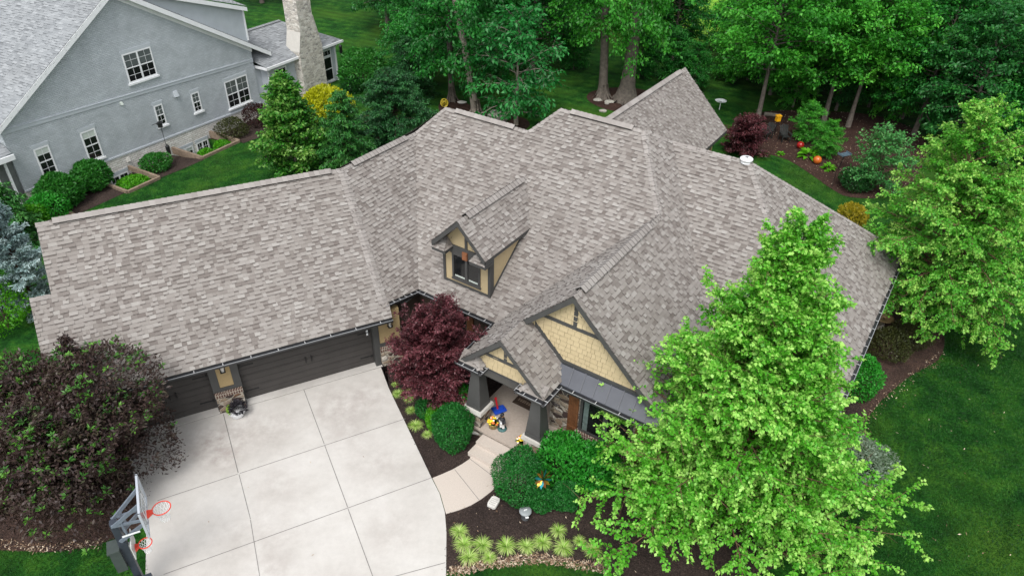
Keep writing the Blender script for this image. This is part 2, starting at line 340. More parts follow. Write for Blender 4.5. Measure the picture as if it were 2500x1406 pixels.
for s0, s1, e0, e1 in ((-9.5, -.75, 3.3, 2.75), (1.34, 4.47, 2.9, 3.1), (7.44, 13.5, 3.3, 3.6)):
    mb = MB(); zz = -.438 if s0 > 0 else .012; mb.poly([NF.p(s0, .0, zz), NF.p(s1, .0, zz), NF.p(s1, 2.9, .012), NF.p(s0, 2.9 if s0 > 0 else 2., .012)] if s0 > 0 else [NF.p(s0, 0, .012), NF.p(s1, 0, .012), NF.p(s1, 2., .012), NF.p(s0, 2., .012)]); mb.poly([NF.p(s1, 2.9, .012), NF.p(s1, e1, .012), NF.p((s0+s1)/2, (e0+e1)/2+(.35 if s0 > 5 else .05), .012), NF.p(s0, e0, .012), NF.p(s0, 2.9, .012)] if s0 > 0 else [NF.p(s1, 2.0, .012), NF.p(s1, e1, .012), NF.p(-3.4, 2.75, .012), NF.p(s0, 2.0, .012)])
    mb.build('neighbour_mulch_bed', M_MULCH, kind='structure')
# straw-coloured edge strips of the beds
def edge_strip(L, w_, z, mt, name):
    P = np.array(px_poly(L)); mb = MB()
    for i in range(len(P)-1):
        d = P[i+1]-P[i]; n = np.array([-d[1], d[0], 0]); n /= np.linalg.norm(n)+1e-9
        mb.poly([P[i]-n*w_/2+[0, 0, z], P[i+1]-n*w_/2+[0, 0, z], P[i+1]+n*w_/2+[0, 0, z], P[i]+n*w_/2+[0, 0, z]])
    return mb.build(name, mt, kind='structure')
#edge_strip([(1092, 1390), (1140, 1392), (1200, 1374), (1300, 1360), (1400, 1368), (1480, 1391), (1560, 1416)], .26, .022, M_STRAW, 'front_bed_edge')
#edge_strip([(-40, 1322), (60, 1342), (120, 1343), (180, 1340)], .35, .02, M_STRAW, 'purple_bed_edge')
#edge_strip([(2085, 1060), (2140, 985), (2220, 915), (2285, 880)], .18, .02, M_STRAW, 'side_bed_edge')
# ---------------------------------------------------------------- driveway and walk
def concretemat():
    mt, t, b, o = newmat('broom finished concrete'); b.inputs['Roughness'].default_value = .8; b.inputs['Specular IOR Level'].default_value = .3
    p = worldpos(t); n1 = noise(t, p, .45, 6, .6); n2 = noise(t, p, 3.5, 5, .7); n3 = noise(t, p, 45, 2)
    c = ramp(t, n1, [(.25, (.415, .39, .36)), (.5, (.505, .482, .45)), (.75, (.565, .545, .515))])
    c = mixc(t, 1., c, ramp(t, n2, [(.25, (.93,)*3), (.6, (1.01,)*3)]), 'MULTIPLY')
    # old tyre and oil stains in front of the doors
    for (x, y, r, k) in ((-10.2, 17.0, 1.7, .75), (-8.6, 17.8, 1.6, .45), (-6.3, 18.9, 1.9, .5), (-9.6, 16.2, .9, .5), (-5.2, 19.6, 1.3, .4), (-7.1, 13.2, 1.6, .25), (-6.2, 11.4, 1.5, .2), (-4.4, 16.3, 1.6, .3), (-7.6, 15.2, 1.3, .3), (-6.9, 12.2, .8, .35), (-3.6, 13.6, 1.4, .25), (-8.4, 13.4, 1.5, .22), (-5.6, 17.6, 1.2, .3)):
        vm_ = N(t, 'ShaderNodeVectorMath', operation='DISTANCE'); t.links.new(p, vm_.inputs[0]); vm_.inputs[1].default_value = (x, y, 0)
        mr = N(t, 'ShaderNodeMapRange', interpolation_type='SMOOTHSTEP'); mr.inputs[1].default_value = r; mr.inputs[2].default_value = 0; mr.inputs[3].default_value = 0; mr.inputs[4].default_value = k; t.links.new(vm_.outputs['Value'], mr.inputs[0])
        nn = noise(t, p, 2.2, 5, .7); ml = N(t, 'ShaderNodeMath', operation='MULTIPLY'); t.links.new(mr.outputs[0], ml.inputs[0])
        r2 = ramp(t, nn, [(.38, (0,)*3), (.62, (1,)*3)]); t.links.new(r2, ml.inputs[1])
        c = mixc(t, ml.outputs[0], c, (.3, .255, .235))
    c = mixc(t, 1., c, ramp(t, n3, [(.3, (.97,)*3), (.7, (1.03,)*3)]), 'MULTIPLY')
    t.links.new(c, b.inputs['Base Color']); bump(t, b, n3, .15, .003); return mt
M_CONC = concretemat(); M_JOINT = plain('joint line', (.2, .19, .18), .9, .2, 8)
M_WALK = plain('exposed aggregate walk', (.5, .44, .385), .85, .1, 30, bmp=.3); M_PORCH = plain('porch concrete', (.4, .34, .29), .8, .1, 12, bmp=.15)
G = GF_
def drive():
    L = [G.p(-9.75, .50), G.p(-.28, .50)]+px_poly([(930, 897), (950, 950), (985, 1023), (1053, 1166), (1073, 1205), (1086, 1250), (1090, 1300), (1089, 1406)])
    L += [G.p(-1.6, -11), G.p(-1.8, -16), G.p(-9.9, -16), G.p(-9.45, -5.4), G.p(-9.3, -3.3), G.p(-9.6, -1)]
    L = [np.array([p[0], p[1], .03]) for p in L]
    mb = MB(); mb.prism(L, (0, 0, -.15)); mb.build('driveway', M_CONC, kind='structure')
    mb = MB(); mb.box(G, -9.75, -.3, .512, .95, -.1, .055); mb.build('garage_apron', M_CONC, kind='structure')
    mb = MB()
    def line(p, q, w_=.024):
        p = np.array(p)*[1, 1, 0]+[0, 0, .034]; q = np.array(q)*[1, 1, 0]+[0, 0, .034]; d = q-p; n = np.array([-d[1], d[0], 0]); n /= np.linalg.norm(n); n *= w_/2
        mb.poly([p-n, q-n, q+n, p+n])
    P = lambda x, y: gp(x, y)
    line(P(742, 952), P(792, 1085)); line(P(793, 1088), P(849, 1239)); line(P(850, 1243), P(926, 1450))
    line(P(546, 1012), P(582, 1155), .03); line(P(584, 1159), P(612, 1268), .02); line(P(612, 1270), P(640, 1440), .02)
    line(P(990, 1023), P(586, 1156.5)); line(P(581, 1158), P(385, 1223)); line(P(1054, 1167), P(400, 1403)); line(P(1087, 1374), P(955, 1410)); line(P(955, 1411), P(700, 1490))
    line(G.p(-9.7, .505), G.p(-.3, .505), .02)
    mb.build('driveway_joints', M_JOINT, kind='structure')
drive()
def walk():
    left = [(1147, 1121), (1128, 1134), (1105, 1147), (1080, 1158), (1056, 1168)]; right = [(1089, 1255), (1120, 1246), (1150, 1234), (1175, 1219), (1196, 1203), (1222, 1180), (1262, 1150)]
    L = px_poly(left, .036)+px_poly([(1075, 1206)], .036)+px_poly(right[:-1], .036)+[MF.p(7.3, -3.5, .036), MF.p(5.15, -3.5, .036)]
    mb = MB(); mb.prism(L, (0, 0, -.1)); mb.build('front_walk', M_WALK, kind='structure')
    mb = MB()
    for a, b in (((1110, 1147), (1170, 1222)), ((1147, 1121), (1225, 1180))):
        p = gp(*a)*[1, 1, 0]+[0, 0, .04]; q = gp(*b)*[1, 1, 0]+[0, 0, .04]; d = q-p; n = np.array([-d[1], d[0], 0]); n /= np.linalg.norm(n); n *= .01; mb.poly([p-n, q-n, q+n, p+n])
    mb.build('walk_joints', M_JOINT, kind='structure')
walk()
# ---------------------------------------------------------------- shingled roof planes, every tab a real raised piece
def clip2(poly, conv):
    out = poly
    n = len(conv)
    for i in range(n):
        ax, ay = conv[i]; bx, by = conv[(i+1) % n]; ex, ey = bx-ax, by-ay
        inp = out; out = []
        if not inp: return []
        px_, py_ = inp[-1]; dp = ex*(py_-ay)-ey*(px_-ax)
        for qx, qy in inp:
            dq = ex*(qy-ay)-ey*(qx-ax)
            if (dp >= 0) != (dq >= 0): t = dp/(dp-dq); out.append((px_+(qx-px_)*t, py_+(qy-py_)*t))
            if dq >= 0: out.append((qx, qy))
            px_, py_, dp = qx, qy, dq
    return out
def plane_axes(poly):
    P = [np.array(p, float) for p in poly]; n = np.cross(P[1]-P[0], P[2]-P[0])
    for k in range(3, len(P)): n = n+np.cross(P[k-1]-P[0], P[k]-P[0])
    n /= np.linalg.norm(n)
    return P, n
def shingles(mb, polys, seed, expo=.147, th=.032, mi=0, outward=None, wr=(.1, .28), tones='roof', deck=.0):
    rng = random.Random(seed)
    P0, n = plane_axes(polys[0])
    if outward is None:
        if n[2] < 0: n = -n
    elif n@np.array(outward) < 0: n = -n
    a = np.cross([0, 0, 1.], n); a /= np.linalg.norm(a); b = np.cross(n, a)
    o = P0[0]; C2 = []
    for pl in polys:
        q = [((np.array(p)-o)@a, (np.array(p)-o)@b) for p in pl]
        ar = sum(q[i][0]*q[(i+1) % len(q)][1]-q[(i+1) % len(q)][0]*q[i][1] for i in range(len(q)))
        C2.append(q if ar > 0 else q[::-1])
    a0 = min(p[0] for q in C2 for p in q); a1 = max(p[0] for q in C2 for p in q); b0 = min(p[1] for q in C2 for p in q); b1 = max(p[1] for q in C2 for p in q)
    W = lambda x, y, h: o+a*x+b*y+n*h
    for q in C2: mb.poly([W(x, y, 0) for x, y in q], mi, .35 if tones == 'roof' else .0)
    y = b0; up_ = True
    while y < b1:
        x = a0-rng.uniform(0, .3)
        while x < a1:
            w_ = rng.uniform(*wr)
            if tones == 'roof':
                r = rng.random()
                t = rng.gauss(.25, .07) if r < .17 else rng.gauss(.52, .1) if r < .55 else rng.gauss(.7, .07) if r < .9 else rng.gauss(.92, .05)
                up_ = not up_ if rng.random() < .8 else up_
                if up_: t = rng.gauss(.64, .1) if r < .76 else rng.gauss(.95, .05) if r < .87 else rng.gauss(.28, .06)
                else: t = rng.gauss(.53, .1) if r < .62 else rng.gauss(.25, .06) if r < .9 else rng.gauss(.85, .05)
                lift = th*(1. if up_ else .35)
            else: t = rng.gauss(.65, .12); lift = th*rng.uniform(.8, 1.1)
            kb = rng.uniform(-.1, 1.2); kb = min(1, kb)
            t = min(1, max(.09, t))
            wg = w_-(.009 if tones == 'wall' else 0); quad = [(x, y), (x+wg, y), (x+wg, y+expo), (x, y+expo)]
            for q in C2:
                c = clip2(quad, q)
                if len(c) < 3: continue
                hh = lambda yy: .003+lift*(1-(yy-y)/expo)
                mb.poly([W(cx, cy, hh(cy)) for cx, cy in c], mi, t)
                lo = [p for p in c if abs(p[1]-y) < 1e-5]
                if len(lo) >= 2:
                    xa, xb = min(p[0] for p in lo), max(p[0] for p in lo)
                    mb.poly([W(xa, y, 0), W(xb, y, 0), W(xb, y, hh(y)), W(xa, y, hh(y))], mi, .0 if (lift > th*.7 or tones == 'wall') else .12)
                if tones == 'roof' and lift > th*.7:      # printed dark band, with cast shade painted in, below each raised tab
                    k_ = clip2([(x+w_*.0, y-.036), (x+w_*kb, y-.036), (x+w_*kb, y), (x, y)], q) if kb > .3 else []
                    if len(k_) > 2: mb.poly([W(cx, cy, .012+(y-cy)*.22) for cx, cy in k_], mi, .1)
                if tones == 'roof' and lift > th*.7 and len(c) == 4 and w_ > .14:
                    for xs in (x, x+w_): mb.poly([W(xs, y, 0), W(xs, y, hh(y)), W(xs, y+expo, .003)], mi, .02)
            x += w_
        y += expo
def deck(mb, poly, th=.14, mi=0):
    """roof thickness under the shingles"""
    pts = [np.array(p, float)-[0, 0, .012] for p in poly]; mb.prism([p-[0, 0, th] for p in pts], (0, 0, th), mi)
def ridge_caps(mb, p, q, n1, n2, seed, step=.2, w_=.15, mi=0, raise_=0., bend=None):
    rng = random.Random(seed); p = np.array(p, float); q = np.array(q, float); L = np.linalg.norm(q-p); d = (q-p)/L
    def side(n):
        n = np.array(n, float); n /= np.linalg.norm(n); s = np.cross(d, n); s /= np.linalg.norm(s)
        if s[2] > 0: s = -s
        return s, n
    s1, m1 = side(n1); s2_, m2 = side(n2); up = m1+m2; up /= np.linalg.norm(up)
    x = 0.
    while x < L-.03:
        x2 = min(L, x+step); t = min(1, max(.2, rng.gauss(.6, .16)))
        A = lambda xx, l: (p+d*xx+up*(l+raise_), p+d*xx+s1*w_+m1*(l+raise_), p+d*xx+s2_*w_+m2*(l+raise_))
        a = A(x, .034); c = A(x2, .016)
        mb.poly([a[0], c[0], c[1], a[1]], mi, t); mb.poly([a[0], a[2], c[2], c[0]], mi, t)
        z = A(x, .004)
        mb.poly([a[1], a[0], z[0], z[1]], mi, .02); mb.poly([a[0], a[2], z[2], z[0]], mi, .02)
        for i in (1, 2): e = A(x2, .0)[i]; mb.poly([a[i], c[i], e, z[i]], mi, .1)
        x = x2
    if raise_:      # ridge vent under the caps
        B = lambda xx, i, k, h: p+d*xx+(s1, s2_)[i]*k+(m1, m2)[i]*h
        for i in (0, 1): mb.poly([B(.0, i, w_*.97, .0), B(L, i, w_*.97, .0), B(L, i, w_*.97, raise_+.005), B(.0, i, w_*.97, raise_+.005)], mi, .0)
def normal(poly):
    P, n = plane_axes(poly); return n if n[2] > 0 else -n
# ---------------------------------------------------------------- the house
m_ = MF.p
ze, sM, sT, hT, h1, h2 = 2.864, .7994, .974, 6.724, 7.653, 8.469
uG, hG, sG, vF, cR, h3, u3r, s2 = 7.55, 6.569, .962, 1.48, 1.178, 7.776, 9.39, .8465
vm_ = lambda z: (z-ze)/sM
house = thing('house', 'large tan and stone house with steep weathered shingle roofs and brown garage doors', 'house', tuple(MF.p(4, 4)))
MP = lambda u, v, z=None: m_(u, v, z)
A0 = m_(0, 0, ze); uT = -(hT-ze)/sT; VT = m_(uT, vm_(hT), hT); P1 = m_(-3.2, vm_(h1), h1); P1r = m_(1.05, vm_(h1), h1); P2 = m_(1.9, vm_(h2), h2)
u22 = uG-(h2-hG)/sG; P3 = m_(u22, vm_(h2), h2); GE = m_(uG, vm_(hG), hG); GFp = m_(uG, -vF, hG); uL = uG-(hG-ze)/sG; uR = uG+(hG-ze)/sG; v3 = (h3-cR)/sM; u3l = uG+(hG-h3)/sG
V1 = m_(u3l, v3, h3); H3 = m_(u3r, v3, h3); uE = u3r+(h3-ze)/s2; vR1 = (ze-cR)/sM
# garage plane: z = zg + sg*gn
zg, sg = 2.709, .847; gr = (hT-zg)/sg; gz_ = lambda gn: zg+sg*gn
Tpl = lambda p: ze-sT*MF.inv(p[0], p[1])[0]
def gt(z):      # point common to garage front plane, T plane and height z
    gn = (z-zg)/sg; lo, hi = -4., 6.
    f = lambda gl: Tpl(G.p(gl, gn))-z
    for _ in range(60):
        md = (lo+hi)/2
        if f(lo)*f(md) <= 0: hi = md
        else: lo = md
    return G.p((lo+hi)/2, gn, z)
JT = gt(hT); JB = gt(3.08); gnB = (3.08-zg)/sg
Mpol = [[A0, m_(uL, 0, ze), GE, P3, P2, P1r], [A0, P1r, P1, VT]]
Tpol = [[A0, VT, JT, JB]]
gl0, gl1 = -10.53, -11.15
Gpol = [[G.p(gl0, gnB, gz_(gnB)), JB, JT, G.p(gl0, gr, hT)], [G.p(gl1, 0, zg), G.p(0, 0, zg), G.p(.06, gnB, gz_(gnB)), G.p(gl1, gnB, gz_(gnB))], [G.p(gl1, gnB, gz_(gnB)), G.p(gl0, gnB, gz_(gnB)), G.p(gl0, 2.8, gz_(2.8)), G.p(gl1, 2.8, gz_(2.8))]]
fR = lambda u: hG-sG*(u-uG); fL = lambda u: hG-sG*(uG-u)
Npol = [[P3, GE, m_(uG, 6.743, hG), V1], [GE, GFp, m_(uR, -vF, ze), m_(uR, vR1, ze), m_(uG, 6.743, hG)]]
uP = 5.8; hP = fL(uP); vP = 2.76; vW = 1.18
uL2, uL3 = 4.12, 3.70+.42*1.48/2.76
FLpol = [[GE, GFp, m_(uL3, -vF, fL(uL3)), m_(uL, 0, ze)], [m_(uP, -vF, hP), m_(uP, -vP, hP), m_(uL2, -vP, fL(uL2)), m_(uL3, -vF, fL(uL3))]]
uPR = 7.48; zP = hP-sG*(uPR-uP)
PRpol = [[m_(uP, -vP, hP), m_(uPR, -vP, zP), m_(uPR, -vW, zP), m_(uP, -vW, hP)]]
R1pol = [[m_(uR, vR1, ze), m_(uE, vR1, ze), H3, V1]]
R2pol = [[m_(uE, vR1, ze), m_(uE, 14.26, ze), H3]]
R3pol = [[H3, m_(uE, 14.26, ze), m_(u3l, 14.26, ze), V1]]
uB, hB, vB = 1.058, 5.888, 22.71; eB = (hB-ze)/.968
BRpol = [[m_(uB, 9, hB), m_(uB, vB, hB), m_(uB+eB, vB, ze), m_(uB+eB, 9, ze)]]; BLpol = [[m_(uB, 9, hB), m_(uB, vB, hB), m_(uB-eB, vB, ze), m_(uB-eB, 9, ze)]]
GBpol = [[G.p(gl0, gr, hT), JT, G.p(3.5, gr+2, gz_(gr-2)), G.p(3.5, 2*gr, zg), G.p(gl0, 2*gr, zg)]]
roofs = [(Mpol, 1), (Tpol, 2), (Gpol, 3), (Npol, 4), (FLpol, 5), (PRpol, 6), (R1pol, 7), (R2pol, 8), (R3pol, 9), (BRpol, 10), (BLpol, 11)]
back = [GBpol[0], [P1, VT, JT, m_(-8., 2, ze), m_(-8., 10.8, ze)], [P1, m_(-8, 10.8, ze), m_(1.05, 10.8, ze), P1r], [P2, P1r, m_(1.05, 8.03, h1)], [P2, m_(1.05, 8.03, h1), m_(-2.5, 13, ze), m_(9, 13, ze), P3], [P3, V1, m_(u3l, 13, ze)]]
mb = MB()
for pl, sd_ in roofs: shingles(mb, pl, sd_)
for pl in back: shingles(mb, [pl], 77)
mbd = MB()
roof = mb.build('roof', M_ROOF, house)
# drip edges and fascia under the roof planes
fas = MB()
def fascia(p, q, h=.2, out=None, th=.035, drop=.0):
    p = np.array(p, float)-[0, 0, drop+.006]; q = np.array(q, float)-[0, 0, drop+.006]; d = q-p; n = np.array([-d[1], d[0], 0]); n /= np.linalg.norm(n)
    if out is not None and n@np.array(out) < 0: n = -n
    fas.prism([p, q, q-[0, 0, h], p-[0, 0, h]], n*-th)
ud, vd = MF.a, MF.b
fascia(GFp, m_(uR, -vF, ze), .24, -vd); fascia(GFp, m_(uP-.05, -vF, fL(uP-.05)), .24, -vd)
fascia(m_(uP, -vP, hP), m_(uPR, -vP, zP), .22, -vd); fascia(m_(uP, -vP, hP), m_(uL2, -vP, fL(uL2)), .22, -vd)
fascia(m_(uB, vB, hB), m_(uB+eB, vB, ze), .2, vd); fascia(m_(uB, vB, hB), m_(uB-eB, vB, ze), .2, vd)
ga, gb = G.a, G.b
fascia(G.p(gl0, gr, hT), G.p(gl0, 2.8, gz_(2.8)), .2, -ga); fascia(G.p(gl1, 2.8, gz_(2.8)), G.p(gl1, 0, zg), .2, -ga); fascia(G.p(gl0, gr, hT), G.p(gl0, 2*gr, zg), .2, -ga)
for p, q, o_ in ((G.p(gl1, 0, zg), G.p(0, 0, zg), -gb), (G.p(0, 0, zg), G.p(.05, gnB, gz_(gnB)), ga), (JB, A0, ud), (A0, m_(uL, 0, ze), -vd), (m_(uL, 0, ze), m_(uL2, -vP, fL(uL2)), -ud), (m_(uPR, -vP, zP), m_(uPR, -vW, zP), ud), (m_(uR, -vF, ze), m_(uR, vR1, ze), ud), (m_(uR, vR1, ze), m_(uE, vR1, ze), -vd), (m_(uE, vR1, ze), m_(uE, 14.26, ze), ud), (m_(uB+eB, 9, ze), m_(uB+eB, vB, ze), ud)):
    fascia(p, q, .2, o_)
fas.build('fascia', M_TRIM, house)
# soffits
sf = MB()
for pl in ([G.p(gl1, 0, zg-.2), G.p(0, 0, zg-.2), G.p(0, .9, zg-.2), G.p(gl1, .9, zg-.2)], [m_(-.5, 0, ze-.2), m_(uL, 0, ze-.2), m_(uL, .6, ze-.2), m_(-.5, .6, ze-.2)], [m_(-.6, -.9, ze-.2), m_(0, -.9, ze-.2), m_(0, .5, ze-.2), m_(-.6, .5, ze-.2)], [m_(uE-.6, vR1, ze-.2), m_(uE, vR1, ze-.2), m_(uE, 14.2, ze-.2), m_(uE-.6, 14.2, ze-.2)], [m_(uR-.6, -vF, ze-.2), m_(uR, -vF, ze-.2), m_(uR, vR1+.6, ze-.2), m_(uR-.6, vR1+.6, ze-.2)], [m_(uL2, -vP+.02, zP-.14), m_(uPR, -vP+.02, zP-.14), m_(uPR, -vW, zP-.14), m_(uL2, -vW, zP-.14)]): sf = MB(); sf.poly(pl); sf.build('soffit', M_TRIM, house)
# ridge caps, hips and valleys
def caps(name, *segs):
    c = MB()
    for i, (p, q, pa, pb, rs) in enumerate(segs): ridge_caps(c, p, q, normal(pa), normal(pb), hash(name) % 99+i if False else len(name)*7+i, raise_=rs)
    return c.build(name, M_CAP, roof)
def lerp(p, q, t): return np.array(p)+(np.array(q)-np.array(p))*t
gback = [G.p(gl0, gr, hT), G.p(0, gr, hT), G.p(0, 2*gr, zg)]; Tb = [VT, JT, m_(-8, 2, ze)]
def ridge_with_vent(p, q, pa, pb, a=.07, b=.93):
    c = MB(); na, nb = normal(pa), normal(pb); s = int(abs(p[0]*31+q[1]*17)) % 97
    ridge_caps(c, p, lerp(p, q, a), na, nb, s); ridge_caps(c, lerp(p, q, a), lerp(p, q, b), na, nb, s+1, raise_=.08); ridge_caps(c, lerp(p, q, b), q, na, nb, s+2)
    return c.build('ridge_cap', M_CAP, roof)
ridge_with_vent(G.p(gl0-.02, gr, hT), JT, Gpol[0], gback, .05, .96)
ridge_with_vent(JT, VT, Tpol[0], Tb, .12, .85)
ridge_with_vent(P1, P1r, Mpol[0], [P1, P1r, m_(1, 12, ze)], .14, .85)
ridge_with_vent(P2, P3, Mpol[0], [P2, P3, m_(5, 13, ze)], .14, .88)
ridge_with_vent(GFp, GE, Npol[0], FLpol[0], .07, .86)
ridge_with_vent(m_(uP, -vP, hP), m_(uP-.03, -vF+.05, hP), PRpol[0], FLpol[0], 0.01, .012)
ridge_with_vent(V1, H3, R1pol[0], R3pol[0], .01, .012)
ridge_with_vent(m_(uB, vB, hB), m_(uB, 10, hB), BRpol[0], BLpol[0], .06, .98)
def hip(p, q, pa, pb):
    c = MB(); ridge_caps(c, p, q, normal(pa), normal(pb), int(abs(q[0]*13)) % 50, w_=.14); c.build('hip_cap', M_CAP, roof)
hip(VT, P1, Mpol[1], [VT, P1, m_(-8, 8, ze)]); hip(P1r, P2, Mpol[0], [P1r, P2, m_(1.05, 8, h1)]); hip(GE, P3, Mpol[0], Npol[0]); c = MB(); ridge_caps(c, JB, JT, normal(Gpol[0]), normal(Tpol[0]), 9, step=.17, w_=.17); c.build('valley_strip', M_CAP, roof); hip(V1, P3, Npol[0], [P3, V1, m_(5, 13, ze)])
hip(m_(uE, vR1, ze), H3, R1pol[0], R2pol[0]); hip(m_(uE, 14.26, ze), H3, R2pol[0], R3pol[0]); hip(G.p(gl1, 2.8, gz_(2.8)), G.p(gl0, 2.8, gz_(2.8)), Gpol[0], gback)
# small back slope of the side bump of the garage roof
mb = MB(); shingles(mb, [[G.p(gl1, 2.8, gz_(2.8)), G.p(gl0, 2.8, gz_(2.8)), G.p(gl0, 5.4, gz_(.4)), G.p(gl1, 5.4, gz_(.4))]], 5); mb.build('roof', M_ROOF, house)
# ---- gutters with light hanger straps
def gutter(p, q, out, end=(True, True), step=.8):
    p = np.array(p, float)-[0, 0, .035]; q = np.array(q, float)-[0, 0, .035]; L = np.linalg.norm((q-p)[:2]); d = (q-p)/L; out = np.array(out, float)
    c = MB(); W, H = .125, .11
    X = lambda t, o_, h: p+d*t+out*o_+np.array([0, 0, h])
    for (o0, h0, o1, h1_) in ((0, 0, 0, -H), (0, -H, W*.75, -H), (W*.75, -H, W, -.01)):
        c.poly([X(0, o0, h0), X(L, o0, h0), X(L, o1, h1_), X(0, o1, h1_)])
        c.poly([X(0, o0, h0-.008), X(L, o0, h0-.008), X(L, o1+.006, h1_-.006), X(0, o1+.006, h1_-.006)])
    c.hexa([X(0, W-.012, -.012), X(L, W-.012, -.012), X(L, W+.012, -.012), X(0, W+.012, -.012), X(0, W-.012, .004), X(L, W-.012, .004), X(L, W+.012, .004), X(0, W+.012, .004)], 1)
    for t in (0, L): c.poly([X(t, 0, 0), X(t, 0, -H), X(t, W*.75, -H), X(t, W, -.005)])
    g = c.build('gutter', [M_GUT, M_LIP], house)
    n = max(1, int(round(L/step)))
    for i in range(n):
        t = L*(i+.5)/n; h = MB()
        h.hexa([X(t-.013, .0, -.004), X(t+.013, .0, -.004), X(t+.013, W+.01, -.004), X(t-.013, W+.01, -.004), X(t-.013, .0, .01), X(t+.013, .0, .01), X(t+.013, W+.01, .01), X(t-.013, W+.01, .01)])
        h.build('hanger', M_HANG, g)
gutter(G.p(gl1, 0, zg), G.p(.0, 0, zg), -gb, step=.9)
gutter(JB, A0, ud, step=.3)
gutter(A0, m_(uL-.1, 0, ze), -vd, step=.75); gutter(m_(uL, -.1, ze), m_(uL2, -vP-.1, zP), -ud, step=.55)
gutter(m_(uPR, -vP-.14, zP), m_(uPR, -1.85, zP), ud, step=.4); gutter(m_(uE, vR1, ze), m_(uE, 14.26, ze), ud, step=.62); gutter(m_(uR, vR1, ze), m_(uE, vR1, ze), -vd)
# ---- roof vents
def vents():
    p = H3+ud*-.15-vd*.02; c = MB(); c.lathe(p+[0, 0, -.06], [(.19, 0), (.19, .1), (.235, .11), (.24, .17), (.2, .2), (.06, .215)], 24); c.build('vent_pipe', M_WHITE, house, True)
    # box vent on the right-hand slope
    def r2(u, v): return m_(u, v, h3-s2*(u-u3r))
    q = r2(12.05, 7.9); c = MB(); n = normal(R2pol[0])
    c.tube([q, q+[0, 0, .32]], .055, 12, 0); c.build('vent_pipe', M_WHITE, house)
    c = MB(); e1 = vd*.09; e2 = (ud-np.array([0, 0, s2])); e2 = e2/np.linalg.norm(e2)
    c.hexa([q-e1+e2*.06, q+e1+e2*.06, q+e1+e2*.3, q-e1+e2*.3, q-e1+e2*.06+n*.05, q+e1+e2*.06+n*.05, q+e1+e2*.3+n*.03, q-e1+e2*.3+n*.03]); c.build('flashing', M_IRON, house)
vents()
# ---- walls
wl = MB()
wl.box(MF, uE-.55, uE-.4, 2.6, 13.8, 0, ze-.05); wl.box(MF, uR-.55, uR-.4, -vW, 2.7, 0, ze); wl.box(MF, uR-.4, uE-.55, 2.55, 2.7, 0, ze); wl.box(MF, -7.6, uE-.55, 13.6, 13.8, 0, ze-.2)
cw = MB(); cw.box(MF, -.55, -.4, -1.3, .6, 0, ze); cw.box(MF, -.4, 4.4, .5, .65, 0, ze); cw.build('court_wall', plain('brown boards with painted shade', (.075, .055, .042), .8, .25, 4), house)  # brown court walls, shade under the eaves put into their dark colour
wl.box(GF_, -10.35, -10.2, .9, 2*gr-.6, 0, zg); wl.box(GF_, -10.2, 4, 2*gr-.75, 2*gr-.6, 0, zg); wl.prism([G.p(-10.35, .9, zg), G.p(-10.35, gr, hT-.25), G.p(-10.35, 2*gr-.6, zg)], ga*.15)
wl.box(MF, uB-2.6, uB+2.6, vB-.6, vB-.45, 0, ze)
wl.build('wall', M_STUCCO, house)
# garage front: piers, doors
def garage_front():
    c = MB(); f = GF_
    c.box(f, -6.36, -5.88, .62, .95, 1.12, 2.6); c.build('wall_panel', M_STUCCO, house); c = MB(); c.box(f, -.42, .45, .62, .95, 1.12, 2.6); c.build('wall_panel', M_STUCCO, house)
    c = MB()
    for a0, a1 in ((-6.62, -6.36), (-5.88, -5.62), (-.66, -.42)): c.box(f, a0, a1, .59, .99, .0 if a1 > -1 else .95, 2.52)
    c.box(f, -6.36, -5.88, .585, .66, .96, 1.12); c.box(f, -.42, .45, .585, .66, .96, 1.12); c.box(f, -9.4, -.42, .6, .95, 2.38, 2.54); c.box(f, -9.45, -9.2, .59, .99, 0, 2.4)
    c.box(f, -6.62, -6.585, .6, .9, 0, .95); c.box(f, -5.655, -5.62, .6, .9, 0, .95)
    c.build('door_trim', M_TRIM, house)
    c = MB(); c.box(f, -6.585, -5.655, .5, .9, 0, .78); c.build('stone_base', M_STONE, house); c = MB(); c.box(f, -.44, .6, .5, .95, 0, .78); c.build('stone_base', M_STONE, house)
    c = MB(); c.box(f, -6.6, -5.64, .485, .92, .78, .958); c.build('brick_cap', M_ROWLOCK, house); c = MB(); c.box(f, -.44, .61, .485, .95, .78, .958); c.build('brick_cap', M_ROWLOCK, house)
    for a0, a1 in ((-5.62, -.66), (-9.2, -6.62)):
        d = MB(); n = 4; H = 2.36
        d.box(f, a0, a1, .9, .95, 0.05, H)
        for k in range(n):
            z0, z1 = .055+k*(H-.06)/n, .055+(k+1)*(H-.06)/n-.012
            d.box(f, a0+.01, a1-.01, .865, .901, z0, z1)
            d.box(f, a0+.02, a1-.02, .855, .866, z0+.06, (z0+z1)/2-.02); d.box(f, a0+.02, a1-.02, .855, .866, (z0+z1)/2+.02, z1-.05)
        g = d.build('garage_door', M_DOOR, house)
        for z in (.42, 1.62):
            for a, sx in ((a0+.04, 1), (a1-.04, -1)):
                h = MB(); h.box(f, min(a, a+sx*.5), max(a, a+sx*.5), .838, .856, z, z+.045); h.box(f, min(a, a+sx*.07), max(a, a+sx*.07), .834, .856, z-.03, z+.075); h.build('strap_hinge', M_IRON, g)
        mid = (a0+a1)/2
        for a in (mid-.11, mid+.11):
            h = MB(); h.tube([f.p(a, .85, 1.0), f.p(a, .80, 1.04), f.p(a, .79, 1.14), f.p(a, .80, 1.24), f.p(a, .85, 1.28)], .017, 8); h.build('handle', M_IRON, g)
    d = MB(); d.box(f, -.85, -.78, .845, .86, 1.5, 1.75); d.build('keypad', M_WHITE, house)
garage_front()
